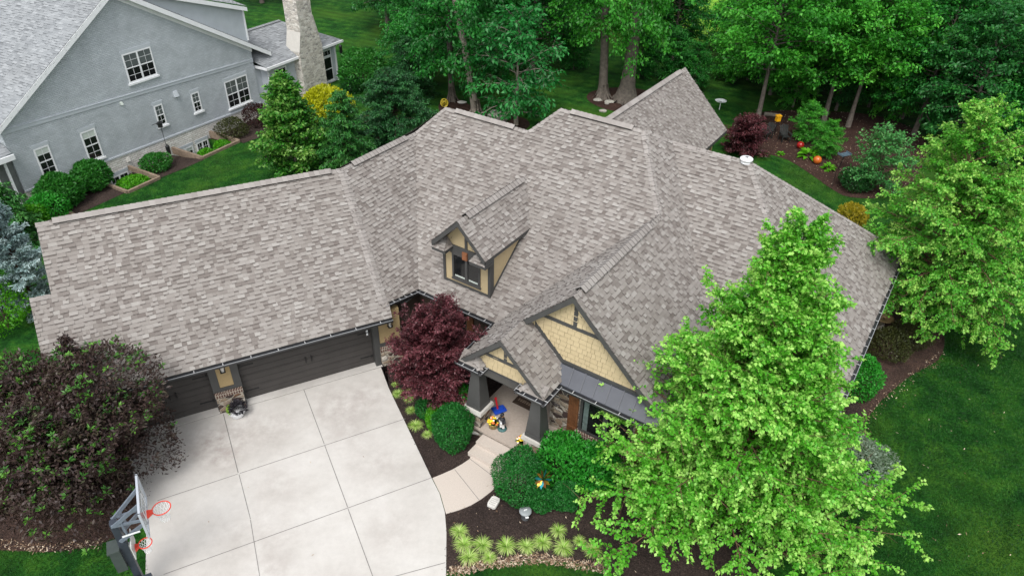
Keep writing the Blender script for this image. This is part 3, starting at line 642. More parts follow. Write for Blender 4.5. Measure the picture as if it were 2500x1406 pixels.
def lantern(p, out, side):
    c = MB(); p = np.array(p, float); out = np.array(out); side = np.array(side); z = np.array([0, 0, 1.])
    def bx(o0, o1, w0, h0, h1_, w1=None):
        w1 = w1 or w0
        c.hexa([p+out*o0-side*w0+z*h0, p+out*o1-side*w0+z*h0, p+out*o1+side*w0+z*h0, p+out*o0+side*w0+z*h0, p+out*o0-side*w1+z*h1_, p+out*o1-side*w1+z*h1_, p+out*o1+side*w1+z*h1_, p+out*o0+side*w1+z*h1_])
    bx(0, .02, .06, -.02, .3); bx(.02, .09, .02, .2, .24); bx(.03, .25, .11, .2, .225); bx(.06, .22, .08, .225, .29, .04); bx(.05, .23, .09, -.06, -.035)
    for o_, s_ in ((.06, -.08), (.06, .08), (.22, -.08), (.22, .08)):
        q = p+out*o_+side*s_; c.tube([q-z*.04, q+z*.2], .009, 6)
    g = c.build('wall_lantern', M_IRON, house)
    d = MB(); d.lathe(p+out*.14-z*.035, [(.055, 0), (.06, .1), (.055, .23)], 12); d.build('lamp_glass', M_PALEROCK, g, True)
lantern(G.p(-6.12, .62, 1.98), -gb, ga); lantern(G.p(.02, .62, 1.98), -gb, ga)
# ---- dormer
def dormer():
    uC, hr, e, vf = 1.93, 6.5, 1.22, .1; he = hr-e
    R = [m_(uC, vf, hr), m_(uC+e, vf, he), m_(uC+e, vm_(he), he), m_(uC, vm_(hr), hr)]; Lp = [m_(uC, vf, hr), m_(uC-e, vf, he), m_(uC-e, vm_(he), he), m_(uC, vm_(hr), hr)]
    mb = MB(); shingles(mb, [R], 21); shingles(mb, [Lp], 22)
    # pent returns at the foot of the gable
    zc = he-.06
    for sgn in (-1, 1):
        a, b_ = (uC-e-.02, uC-.62) if sgn < 0 else (uC+.5, uC+e-.02)
        shingles(mb, [[m_(a, vf-.02, zc-.18), m_(b_, vf-.02, zc-.18), m_(b_-.2 if sgn < 0 else b_, .55, zc+.16), m_(a if sgn < 0 else a+.2, .55, zc+.16)]], 23, expo=.11)
        x = b_ if sgn < 0 else a; shingles(mb, [[m_(x, vf-.02, zc-.18), m_(x, .6, zc-.18), m_(x-(.2 if sgn < 0 else -.2), .55, zc+.16)]], 24, expo=.11)
    D = thing('dormer', None, None); D.parent = house; D.location = (0, 0, 0)
    c = MB()
    c.prism([m_(.84, .62, 3.2), m_(3.0, .62, 3.2), m_(3.0, .62, he-.12), m_(uC, .62, hr-.2), m_(.84, .62, he-.12)], vd*.1)
    for u in (.84, 2.9): c.prism([m_(u, .62, 3.36), m_(u, .62, he-.06), m_(u, vm_(he-.06), he-.06)], ud*.1)
    D2 = c.build('dormer_wall', M_TAN, house)
    bpy.data.objects.remove(D)
    r_ = mb.build('dormer_roof', M_ROOF, house)
    ridge = MB(); ridge_caps(ridge, m_(uC, vf, hr), m_(uC, vf+.5, hr), normal(R), normal(Lp), 4); ridge_caps(ridge, m_(uC, vf+.5, hr), m_(uC, vm_(hr)-.4, hr), normal(R), normal(Lp), 5, raise_=.08); ridge_caps(ridge, m_(uC, vm_(hr)-.4, hr), m_(uC, vm_(hr)+.1, hr), normal(R), normal(Lp), 6); ridge.build('ridge_cap', M_CAP, r_)
    t = MB()
    def fc(p, q, h=.2, off=-vd, th=.035):
        p = np.array(p)-[0, 0, .008]; q = np.array(q)-[0, 0, .008]; t.prism([p, q, q-[0, 0, h], p-[0, 0, h]], off*-th)
    fc(m_(uC, vf, hr), m_(uC+e, vf, he)); fc(m_(uC, vf, hr), m_(uC-e, vf, he)); fc(m_(uC+e, vf, he), m_(uC+e, vm_(he), he), .13, ud); fc(m_(uC-e, vf, he), m_(uC-e, vm_(he), he), .13, -ud)
    t.poly([m_(uC+e, vf, he-.12), m_(uC+e, 3, he-.12), m_(2.9, 3, he-.12), m_(2.9, vf, he-.12)]); t.poly([m_(uC, vf, hr-.21), m_(uC, .62, hr-.21), m_(uC+e, .62, he-.21), m_(uC+e, vf, he-.21)]); t.poly([m_(uC, vf, hr-.21), m_(uC, .62, hr-.21), m_(uC-e, .62, he-.21), m_(uC-e, vf, he-.21)])
    for a0, a1 in ((.815, .93), (2.91, 3.025)): t.box(MF, a0, a1, .59, .68, 3.2, he-.12)
    t.box(MF, 2.94, 3.025, .68, .82, 3.42, he-.12); t.box(MF, .815, 3.025, .585, .62, 3.28, 3.46)
    t.prism([m_(3.02, .82, 3.56), m_(3.02, .82, 3.68), m_(3.02, vm_(he-.14), he-.02), m_(3.02, vm_(he-.14), he-.14)], ud*-.03)
    t.box(MF, uC-.85, uC+.85, .56, .62, 4.98, 5.1); t.box(MF, uC-.05, uC+.05, .57, .62, 5.1, hr-.25); t.box(MF, 1.2, 2.62, .565, .62, 4.74, 4.98)
    t.box(MF, uC-e, uC-.6, vf, .6, zc-.3, zc-.19); t.box(MF, uC+.5, uC+e, vf, .6, zc-.3, zc-.19)
    t.build('dormer_trim', M_TRIM, house)
    k = MB(); k.box(MF, 1.8, 2.02, .5, .57, 4.66, 4.98); k.build('keystone', plain('rusty keystone', (.23, .09, .04), .7, .3), house)
    f = MB(); a0, a1, z0, z1 = 1.26, 2.56, 3.64, 4.75
    for x0, x1 in ((a0, a0+.08), (a1-.08, a1), (uC-.055, uC+.055)): f.box(MF, x0, x1, .57, .62, z0, z1)
    f.box(MF, a0-.03, a1+.03, .56, .62, z0-.07, z0); f.box(MF, a0+.08, a1-.08, .575, .62, z0, z0+.07); f.box(MF, a0+.08, a1-.08, .575, .62, z1-.07, z1)
    wn = f.build('window', M_TRIM, house)
    for x0, x1 in ((a0+.08, uC-.055), (uC+.055, a1-.08)):
        g = MB(); g.box(MF, x0, x1, .6, .615, z0+.07, z1-.07); g.build('pane', M_GLASS, wn)
        g = MB(); g.box(MF, x0+.04, x1-.04, .594, .599, z0+.09, z0+.16); g.build('sill_strip', M_SHADE, wn)
    for vv in (1.6, 2.2): s_ = MB(); s_.box(MF, 3.0, 3.012, vv-.015, vv+.015, 3.42+sM*vv-.4, he-.14); s_.build('batten', M_TAN, D2)
dormer()
# ---- front gable and porch
def shake_wall(polys, out, name, seed):
    c = MB(); shingles(c, polys, seed, expo=.19, th=.028, outward=out, wr=(.13, .3), tones='wall'); return c.build(name, M_SIDING, house)
vw = -vW
shake_wall([[m_(uG-3.0, vw, 3.55), m_(uG+3.0, vw, 3.55), m_(uG, vw, 6.43)]], -vd, 'gable_siding', 31)
c = MB(); c.prism([m_(uG-3.75, vw+.01, ze-.1), m_(uG+3.7, vw+.01, ze-.1), m_(uG, vw+.01, 6.4)], vd*.1); c.build('wall', M_TAN, house)
c = MB(); c.box(MF, 6.85, uR-.55, vw, vw+.2, 0, ze-.05); c.box(MF, 6.85, 7.0, vw, .7, 0, ze); c.box(MF, 4.3, 7, .6, .75, 0, ze-.05); c.build('stone_wall', M_STONE, house)
t = MB()
def wt(p, q, h, vv=vw): # trim board in the gable wall
    a = m_(p[0], vv-.03, p[1]); b_ = m_(q[0], vv-.03, q[1]); up = np.array([0, 0, h]); t.prism([a, b_, b_+up, a+up], vd*.035)
wt((uG-1.25, 5.12), (uG+1.25, 5.12), .15); wt((uG-.07, 5.27), (uG-.07+.14, 5.27), 1.0)
wt((uG+.05, 6.2), (uG+3.0, 6.2-2.95*sG), .18); wt((uG-.05, 6.2), (uG-3.0, 6.2-2.95*sG), .18)
t.box(MF, 7.2, uR-.9, vw-.06, vw, 3.55, 3.76)
t.prism([m_(uP+.3, vw-.035, hP-.3*sG+.02), m_(uPR, vw-.035, zP+.02), m_(uPR, vw-.035, zP+.26), m_(uP+.3, vw-.035, hP-.3*sG+.22)], vd*.04)
# porch gable trim
vp = -vP+.32
wt((uP-.95, 3.72), (uP+.95, 3.72), .13, vp); wt((uP-.06, 3.85), (uP+.06, 3.85), .8, vp)
wt((uP, 4.5), (uP+1.6, 4.5-1.6*sG), .16, vp); wt((uP, 4.5), (uP-1.6, 4.5-1.6*sG), .16, vp)
t.box(MF, 4.5, 7.35, vp-.05, vp+.25, 2.86, 3.2); t.box(MF, 4.55, 7.3, vp-.08, vp-.05, 2.86, 2.95); t.box(MF, 4.45, 4.7, vp+.25, 0.5, 2.84, 3.05); t.box(MF, 7.0, 7.3, vp+.25, vw, 2.84, 3.12)
t.build('gable_trim', M_TRIM, house)
shake_wall([[m_(uP-1.38, vp, 3.2), m_(uP+1.38, vp, 3.2), m_(uP, vp, 4.58)]], -vd, 'porch_gable_siding', 33)
c = MB(); c.prism([m_(uP-1.5, vp+.01, 3.15), m_(uP+1.5, vp+.01, 3.15), m_(uP, vp+.01, 4.65)], vd*.1); c.build('wall', M_TAN, house)
# pent roofs at the foot of the porch gable
for a, b_, sgn in ((uL2+.02, 5.02, -1), (6.56, uPR-.0, 1)):
    mb = MB(); vf, vb = -vP-.02, vp; z0 = zP; zt = zP+.3
    ia = a if sgn < 0 else a+.34; ib = b_-.34 if sgn < 0 else b_
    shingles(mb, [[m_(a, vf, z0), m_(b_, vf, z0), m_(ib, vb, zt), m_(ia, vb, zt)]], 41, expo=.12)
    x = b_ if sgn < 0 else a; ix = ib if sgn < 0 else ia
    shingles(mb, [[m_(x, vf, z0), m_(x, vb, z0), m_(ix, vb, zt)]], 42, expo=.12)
    r_ = mb.build('pent_roof', M_ROOF, house)
    hp = MB(); ridge_caps(hp, m_(x, vf, z0), m_(ix, vb, zt), normal([m_(a, vf, z0), m_(b_, vf, z0), m_(ib, vb, zt)]), normal([m_(x, vf, z0), m_(x, vb, z0), m_(ix, vb, zt)]), 3, step=.12, w_=.11); hp.build('hip_cap', M_CAP, r_)
    c = MB(); c.box(MF, a, b_, vf+.01, vb, z0-.15, z0-.012); c.build('soffit_box', M_TRIM, house)
    gutter(m_(a, vf, z0), m_(b_, vf, z0), -vd, step=.42); gutter(m_(x, vf-.1, z0), m_(x, vb, z0), (ud if sgn < 0 else -ud), step=.2)
# columns
for uc in (4.66, 7.1):
    vc = -2.42; cl = MB(); o3 = MF
    def frus(mb_, h0, w0, h1_, w1): mb_.hexa([m_(uc-w0, vc-w0, h0), m_(uc+w0, vc-w0, h0), m_(uc+w0, vc+w0, h0), m_(uc-w0, vc+w0, h0), m_(uc-w1, vc-w1, h1_), m_(uc+w1, vc-w1, h1_), m_(uc+w1, vc+w1, h1_), m_(uc-w1, vc+w1, h1_)])
    frus(cl, 1.27, .3, 1.42, .3); frus(cl, 1.42, .285, 2.8, .17); frus(cl, 2.8, .2, 2.87, .2)
    co = cl.build('porch_column', M_TRIM, house)
    k = MB(); frus(k, 1.13, .4, 1.265, .38); k.build('column_cap', M_LIME, co)
    k = MB(); frus(k, .5, .32, 1.13, .32); k.build('stone_pier', M_STONE, co)
# awning roof
aw = MB(); a0, a1 = 7.2, uR-.55; n = 8; zt, zb, vo = 3.6, 3.24, vw-.6
pl = [m_(a0, vw-.03, zt), m_(a1, vw-.03, zt), m_(a1+.05, vo, zb), m_(a0+.12, vo, zb)]
aw.prism(pl, (0, 0, -.03))
for i in range(n+1):
    a = a0+(a1-a0)*i/n; b_ = a0+.12+(a1-a0-.07)*i/n; aw.bar(m_(a, vw-.03, zt+.015), m_(b_, vo, zb+.015), .025, .04)
aw.box(MF, a0, a1, vw-.06, vw-.02, zt-.02, zt+.05)
aw.build('awning_roof', M_METALROOF, house)
gutter(m_(a0+.4, vo, zb), m_(a1+.05, vo, zb), -vd, step=.75)
c = MB(); c.poly([m_(a0, vw, zb-.12), m_(a1, vw, zb-.12), m_(a1, vo, zb-.12), m_(a0, vo, zb-.12)]); c.build('soffit', M_TRIM, house)
# front double window with shutters
def front_window():
    a0, a1, z0, z1 = 8.02, 9.95, .98, 2.55; f = MB(); mid = (a0+a1)/2
    for x0, x1 in ((a0, a0+.1), (a1-.1, a1), (mid-.09, mid+.09)): f.box(MF, x0, x1, vw-.05, vw+.03, z0, z1)
    f.box(MF, a0, a1, vw-.055, vw+.03, z1-.1, z1); f.box(MF, a0, a1, vw-.055, vw+.03, z0, z0+.09); wn = f.build('window', M_TRIM, house)
    for x0, x1 in ((a0+.1, mid-.09), (mid+.09, a1-.1)): g = MB(); g.box(MF, x0, x1, vw-.02, vw-.004, z0+.09, z1-.1); g.build('pane', M_GLASS, wn)
    g = MB(); g.box(MF, a0+.14, a0+.32, vw-.0245, vw-.021, z0+.1, z1-.12); g.build('curtain', M_CURTAIN, wn)
    k = MB(); k.box(MF, a0-.1, a1+.1, vw-.14, vw-.001, z0-.2, z0-.005); k.build('brick_sill', M_ROWLOCK, wn)
    for x0 in (7.58, 10.05):
        s_ = MB(); 
        for j in range(4): s_.box(MF, x0+j*.098, x0+j*.098+.092, vw-.045, vw-.005, .72, 2.6)
        for z in (.95, 2.35): s_.box(MF, x0+.01, x0+.38, vw-.07, vw-.045, z-.06, z+.06)
        s_.build('shutter', M_SHUTTER, house)
front_window()
# front door in the porch and the small entry window
d = MB(); d.box(MF, 5.2, 6.2, .52, .6, .5, 2.5); d.build('front_door', M_SHUTTER, house)
d = MB(); d.box(MF, 4.4, 4.43, -.9, .2, 1.2, 2.2); d.build('pane', M_GLASS, house)
d = MB(); d.box(MF, .9, 1.9, .46, .5, .95, 2.3); d.build('pane', M_GLASS, house)
for x in (.5, 2.0): s_ = MB(); s_.box(MF, x, x+.3, .45, .5, .9, 2.35); s_.build('shutter', M_SHUTTER, house)
# porch floor and steps
c = MB(); c.box(MF, 4.4, 7.45, -2.78, .6, .36, .5); c.box(MF, 4.38, 7.47, -2.82, -2.75, .43, .501); c.box(MF, 4.35, 4.45, -2.7, .6, .34, .49); c.build('porch_floor', M_PORCH, house)
c = MB(); c.box(MF, 4.5, 7.4, -2.7, .5, -.05, .355); c.build('porch_base', M_STONE, house)
c = MB(); c.box(MF, 5.12, 7.4, -3.2, -2.775, -.05, .335); c.box(MF, 5.1, 7.45, -3.64, -3.19, -.05, .18); c.build('porch_step', M_WALK, house)
# ---------------------------------------------------------------- grey neighbour house
n_ = NF.p
grey = thing('neighbour_house', 'big grey painted brick house with white trim and pale stone chimney', 'house', tuple(NF.p(4, -4)))
sd_, td_ = NF.a, NF.b
AP = (3.45, 9.75); SL, SR = .631, .586
zl = lambda s: AP[1]-SL*(AP[0]-s)
zr = lambda s: AP[1]-SR*(s-AP[0])
s0_, s1_ = -4.42, 12.35
c = MB(); c.prism([n_(s0_, 0, .95), n_(s1_, 0, .45), n_(s1_, 0, zr(s1_)-.1), n_(AP[0], 0, AP[1]-.1), n_(s0_, 0, zl(s0_)-.1)], td_*-.3)
c.box(NF, s0_, s0_+.3, -14, -.3, -.5, zl(s0_)-.1); c.box(NF, s1_-.3, s1_, -14, -.3, -.5, zr(s1_)-.1); c.box(NF, s0_, s1_, -14.3, -14, -.5, 4.2)
c.build('brick_wall', M_GBRICK, grey)
c = MB(); c.prism([n_(s0_, .03, -2.2), n_(s1_, .03, -2.2), n_(s1_, .03, .4), n_(s0_, .03, .92)], td_*-.3); c.build('stone_foundation', M_WBRICK, grey)
c = MB()
def band(sa, za, sb, zb, h, t): c.hexa([n_(sa, 0, za), n_(sb, 0, zb), n_(sb, t, zb), n_(sa, t, za), n_(sa, 0, za+h), n_(sb, 0, zb+h), n_(sb, t, zb+h), n_(sa, t, za+h)])
band(s0_, .93, s1_, .41, .1, .07); band(s0_, 4.14, s1_, 3.33, .2, .035); band(s0_, 4.32, s1_, 3.5, .045, .06)
c.build('band_course', M_GBAND, grey)
# roof
mb = MB(); to = .38
shingles(mb, [[n_(AP[0], to, AP[1]), n_(s0_-.35, to, zl(s0_-.35)), n_(s0_-.35, -14.3, zl(s0_-.35)), n_(AP[0], -14.3, AP[1])]], 51, wr=(.2, .45), th=.014)
shingles(mb, [[n_(AP[0], to, AP[1]), n_(13.7, to, zr(13.7)), n_(13.7, -1.2, zr(13.7)), n_(AP[0], -14.3, AP[1])]], 52, wr=(.2, .45), th=.014)
mb.build('roof', M_ROOF2, grey)
c = MB()
for (sa, za, sb, zb) in ((AP[0], AP[1], s0_-.35, zl(s0_-.35)), (AP[0], AP[1], 13.7, zr(13.7))):
    c.prism([n_(sa, to-.03, za-.02), n_(sb, to-.03, zb-.02), n_(sb, to-.03, zb-.3), n_(sa, to-.03, za-.34)], td_*.05)
    c.prism([n_(sa, .0, za-.3), n_(sb if sb < 0 else 12.4, .0, (zb if sb < 0 else zr(12.4))-.3), n_(sb if sb < 0 else 12.4, .0, (zb if sb < 0 else zr(12.4))-.52), n_(sa, .0, za-.55)], td_*.04)
    c.poly([n_(sa, to-.03, za-.3), n_(sb, to-.03, zb-.28), n_(sb, .0, zb-.28), n_(sa, .0, za-.3)])
c.build('rake_board', M_WHITE, grey)
# flush upper dormer behind the right rake
c = MB(); c.prism([n_(4.4, .12, zr(4.4)-.05), n_(12.15, .12, zr(12.15)-.05), n_(12.15, .12, 6.75), n_(4.4, .12, 9.3)], td_*-.25); c.box(NF, 11.9, 12.15, -6, .1, 4.5, 6.7); c.build('dormer_wall', M_GPANEL, grey)
c = MB(); c.hexa([n_(4.2, .12, 9.36), n_(12.3, .12, 6.7), n_(12.3, .45, 6.7), n_(4.2, .45, 9.36), n_(4.2, .12, 9.62), n_(12.3, .12, 6.95), n_(12.3, .45, 6.95), n_(4.2, .45, 9.62)]); c.box(NF, 12.12, 12.2, .12, .2, 4.85, 6.75); c.build('dormer_gutter', M_WHITE, grey)
mb = MB(); shingles(mb, [[n_(4.2, .42, 9.66), n_(12.3, .42, 6.99), n_(12.3, -6, 7.9), n_(4.2, -6, 10.5)]], 53, wr=(.2, .45), th=.014); mb.build('dormer_roof', M_ROOF2, grey)
def sash(a0, a1, z0, z1, cols, rows, n=1, shade=.0, t=0., head=True, sill=True, rowsplit=.5, thing_=grey, single=False, out=NF):
    """white sash window with n units; each unit two sashes with a muntin grid"""
    f = MB(); fw = .085; f.box(out, a0, a1, t-.02, t+.035, z0, z0+fw); f.box(out, a0, a1, t-.02, t+.035, z1-fw, z1)
    W = (a1-a0)/n; panes = []; shades = []
    for i in range(n):
        b0, b1 = a0+W*i, a0+W*(i+1)
        f.box(out, b0 if i == 0 else b0-fw*.6, b0+fw*(.9 if i == 0 else .6), t-.02, t+.035, z0+fw, z1-fw)
        if i == n-1: f.box(out, b1-fw*.9, b1, t-.02, t+.035, z0+fw, z1-fw)
        zm = z0+(z1-z0)*rowsplit
        if not single: f.box(out, b0+fw*.6, b1-fw*.6, t-.02, t+.028, zm-.03, zm+.03)
        for k in range(1, cols): x = b0+(b1-b0)*k/cols; f.box(out, x-.009, x+.009, t-.02, t+.012, z0+fw, z1-fw)
        for (za, zb) in (((z0, zm), (zm, z1)) if not single else ((z0, z1),)):
            for k in range(1, rows): z = za+(zb-za)*k/rows; f.box(out, b0+.05, b1-.05, t-.02, t+.016, z-.009, z+.009)
    w_ = f.build('window', M_WHITE, thing_)
    g = MB(); g.box(out, a0+.03, a1-.03, t-.015, t+.004, z0+.04, z1-.04); g.build('pane', M_GLASS, w_)
    if shade: g = MB(); g.box(out, a0+.06, a1-.06, t+.005, t+.009, z1-(z1-z0)*shade, z1-.05); g.build('shade', M_SHADE if shade < .4 else M_SHADE2, w_)
    if sill: g = MB(); g.box(out, a0-.08, a1+.08, t+.0, t+.1, z0-.11, z0-.005); g.build('sill', M_WHITE if sill != 2 else M_GBAND, w_)
    if head: g = MB(); g.box(out, a0-.05, a1+.05, t+.0, t+.03, z1+.005, z1+.2); g.build('lintel', M_GBAND, w_)
sash(3.12, 5.02, 4.54, 6.2, 2, 2, 2, .46); sash(-.62, .28, 1.14, 2.88, 2, 2, 1, .26); sash(-3.27, -2.44, 1.3, 2.9, 2, 2, 1, .27); sash(9.6, 11.56, .88, 2.72, 2, 2, 2, .47)
sash(4.18, 4.78, 1.55, 2.85, 2, 2, 1, .45); sash(6.9, 7.52, 1.52, 2.77, 2, 2, 1, .45)
sash(.14, 1.36, -.72, -.2, 2, 1, 2, .0, t=.04, sill=False, single=True); sash(4.93, 6.1, -1.35, -.36, 2, 2, 2, .3, t=.04, sill=False, single=True); sash(6.38, 7.32, -1.55, -.36, 2, 3, 2, .0, t=.04, sill=False, single=True)
for a, z, h in ((5.86, 3.2, .26), (2.24, 3.72, .13)):
    c = MB(); c.hexa([n_(a-h*.6, 0, z-h), n_(a+h*.6, 0, z-h), n_(a+h*.6, .16, z-h), n_(a-h*.6, .16, z-h), n_(a-h*.5, 0, z+h*.3), n_(a+h*.5, 0, z+h*.3), n_(a+h*.5, .05, z+h*.3), n_(a-h*.5, .05, z+h*.3)]); c.build('wall_vent', M_GBAND if h > .2 else M_SHADE, grey)
c = MB(); c.hexa([n_(1.5, .03, .3), n_(1.72, .03, .3), n_(1.72, .12, .3), n_(1.5, .12, .3), n_(1.52, .03, .52), n_(1.7, .03, .52), n_(1.7, .07, .52), n_(1.52, .07, .52)]); c.build('wall_vent', M_PALEROCK, grey)
# front porch glimpsed past the left corner
mb = MB(); shingles(mb, [[n_(-6.9, -.3, 3.75), n_(-4.5, -.3, 3.75), n_(-4.5, .4, 3.28), n_(-6.9, .4, 3.28)]], 55, wr=(.2, .45), th=.014); mb.build('porch_roof', M_ROOF2, grey)
c = MB(); c.box(NF, -7, -4.45, .42, .5, 2.95, 3.22); c.box(NF, -6.9, -4.5, -.5, .42, 2.95, 3.0); c.box(NF, -4.95, -4.84, .1, .2, 0, 2.95); c.box(NF, -5.5, -5.4, .1, .2, 0, 2.95); c.box(NF, -6.9, -4.84, .1, .2, .8, .95); c.build('porch_trim', M_WHITE, grey); c = MB(); c.box(NF, -7, -4.45, -.25, -.1, -.5, 2.95); c.build('porch_wall', plain('dark grey porch panel', (.16, .17, .165), .7, .15, 3), grey)  # porch wall panel in one even dark grey
mb = MB(); shingles(mb, [[n_(-3.9, -3.5, zl(-3.9)+.1), n_(-2.2, -3.5, 7.2), n_(-2.2, -5.5, 7.2), n_(-3.9, -5.5, 6.2)]], 56, wr=(.2, .45)); mb.build('dormer_roof', M_ROOF2, grey)
# sunroom with hip roof
S0, S1, TB, TF = 12.95, 20.0, -4.6, .5; zs, zt = 3.0, 4.65; e0, e1, ef = 12.55, 20.4, .9; tr = -2.15
mb = MB(); rl, rr = 13.2, 17.35
shingles(mb, [[n_(e0, ef, zs), n_(e1, ef, zs), n_(rr, tr, zt), n_(rl, tr, zt), ]], 57, wr=(.2, .45), th=.014)
shingles(mb, [[n_(e1, ef, zs), n_(e1, -5.2, zs), n_(rr, tr, zt)]], 58, wr=(.2, .45), th=.014); shingles(mb, [[n_(e0, -5.2, zs), n_(e1, -5.2, zs), n_(rr, tr, zt), n_(rl, tr, zt)]], 59, wr=(.2, .45)); shingles(mb, [[n_(e0, ef, zs), n_(rl, tr, zt), n_(12.6, -1.9, 3.6)]], 60, wr=(.2, .45))
mb.build('sunroom_roof', M_ROOF2, grey)
cp = MB(); ridge_caps(cp, n_(rl, tr, zt), n_(rr, tr, zt), (sd_*0+td_+[0, 0, 2]), (-td_+[0, 0, 2]), 3, raise_=.04); cp.build('ridge_cap', M_ROOF2, grey)
c = MB(); c.box(NF, S0, S1, TF-.2, TF, -1.2, zs-.1); c.box(NF, S1-.2, S1, TB, TF-.2, -1.2, zs-.1); c.box(NF, S0, S0+.2, -.3, TF-.2, -1.2, zs-.1); c.box(NF, 12.35, S0, -.3, -.1, -1, zs-.1); c.box(NF, S0, S1, TB, TB+.2, -1, zs-.1)
for x in (14.9, 18.3, 19.6): c.box(NF, x, x+.06, TF, TF+.03, .2, zs-.25)
c.build('sunroom_wall', M_GPANEL, grey)
c = MB(); c.box(NF, e0, e1, ef-.03, ef+.1, zs-.17, zs-.01); c.box(NF, e1-.05, e1+.06, -5.2, ef+.1, zs-.17, zs-.01); c.box(NF, e0-.06, e0+.04, -.2, ef+.1, zs-.17, zs-.01); c.box(NF, e0, e1, TF, ef, zs-.2, zs-.17)
for a in (S0+.05, S1-.1):
    c.box(NF, a-.05, a+.05, TF+.01, TF+.1, -.7, zs-.35); c.hexa([n_(a-.05, TF+.01, zs-.45), n_(a+.05, TF+.01, zs-.45), n_(a+.05, TF+.1, zs-.45), n_(a-.05, TF+.1, zs-.45), n_(a-.05, ef-.05, zs-.17), n_(a+.05, ef-.05, zs-.17), n_(a+.05, ef+.05, zs-.17), n_(a-.05, ef+.05, zs-.17)])
c.build('sunroom_gutter', M_WHITE, grey)
for a0, a1, zb in ((13.6, 14.73, 0.), (18.47, 19.47, .15)):
    sash(a0, a1, zb, 2.0, 1, 1, 1, 0, t=TF, head=False, sill=2); sash(a0, a1, 2.02, 2.52, 3, 1, 1, 0, t=TF, head=False, sill=False, single=True)
# chimney
c = MB(); t0, t1 = -.6, 1.15
c.prism([n_(15.62, t1, -1), n_(18.0, t1, -1), n_(17.95, t1, 3.2), n_(17.36, t1, 5.4), n_(17.36, t1, 10.5), n_(16.02, t1, 10.5), n_(15.98, t1, 4.5), n_(15.62, t1, 3.25)], td_*-1.25)
c.build('chimney', M_CHIM, grey)
c = MB(); c.prism([n_(15.6, t1+.02, 3.25), n_(15.96, t1+.02, 4.55), n_(15.96, -.1, 4.55), n_(15.6, -.1, 3.25)], [0, 0, .05]); c.prism([n_(17.97, t1+.02, 3.2), n_(17.4, t1+.02, 5.45), n_(17.4, -.1, 5.45), n_(17.97, -.1, 3.2)], [0, 0, .05]); c.build('chimney_shoulder', M_LIME, grey)
# ---------------------------------------------------------------- landscape timbers of the window wells
def timbers(name, label, pts, zs_):
    c = MB()
    for (a, za), (b_, zb) in zip(pts[:-1], pts[1:]):
        for k in range(zs_): c.bar(n_(*a, za+.07-.15*k), n_(*b_, zb+.07-.15*k), .15, .145)
    c.build(name, M_TIMBER, None, label=label, cat='timber edging', group='timber edgings of the window wells')
timbers('timber_edging', 'weathered timbers framing the low hedge by the two round bushes', [((-.75, .3), .05), ((-.75, 2.95), .02), ((1.35, 2.95), .02), ((1.35, .3), .05)], 2)
timbers('timber_edging', 'weathered timbers framing the well of the wide basement windows', [((4.47, .3), .05), ((4.47, 2.95), .02), ((7.43, 2.95), .02), ((7.43, .3), .05)], 3)
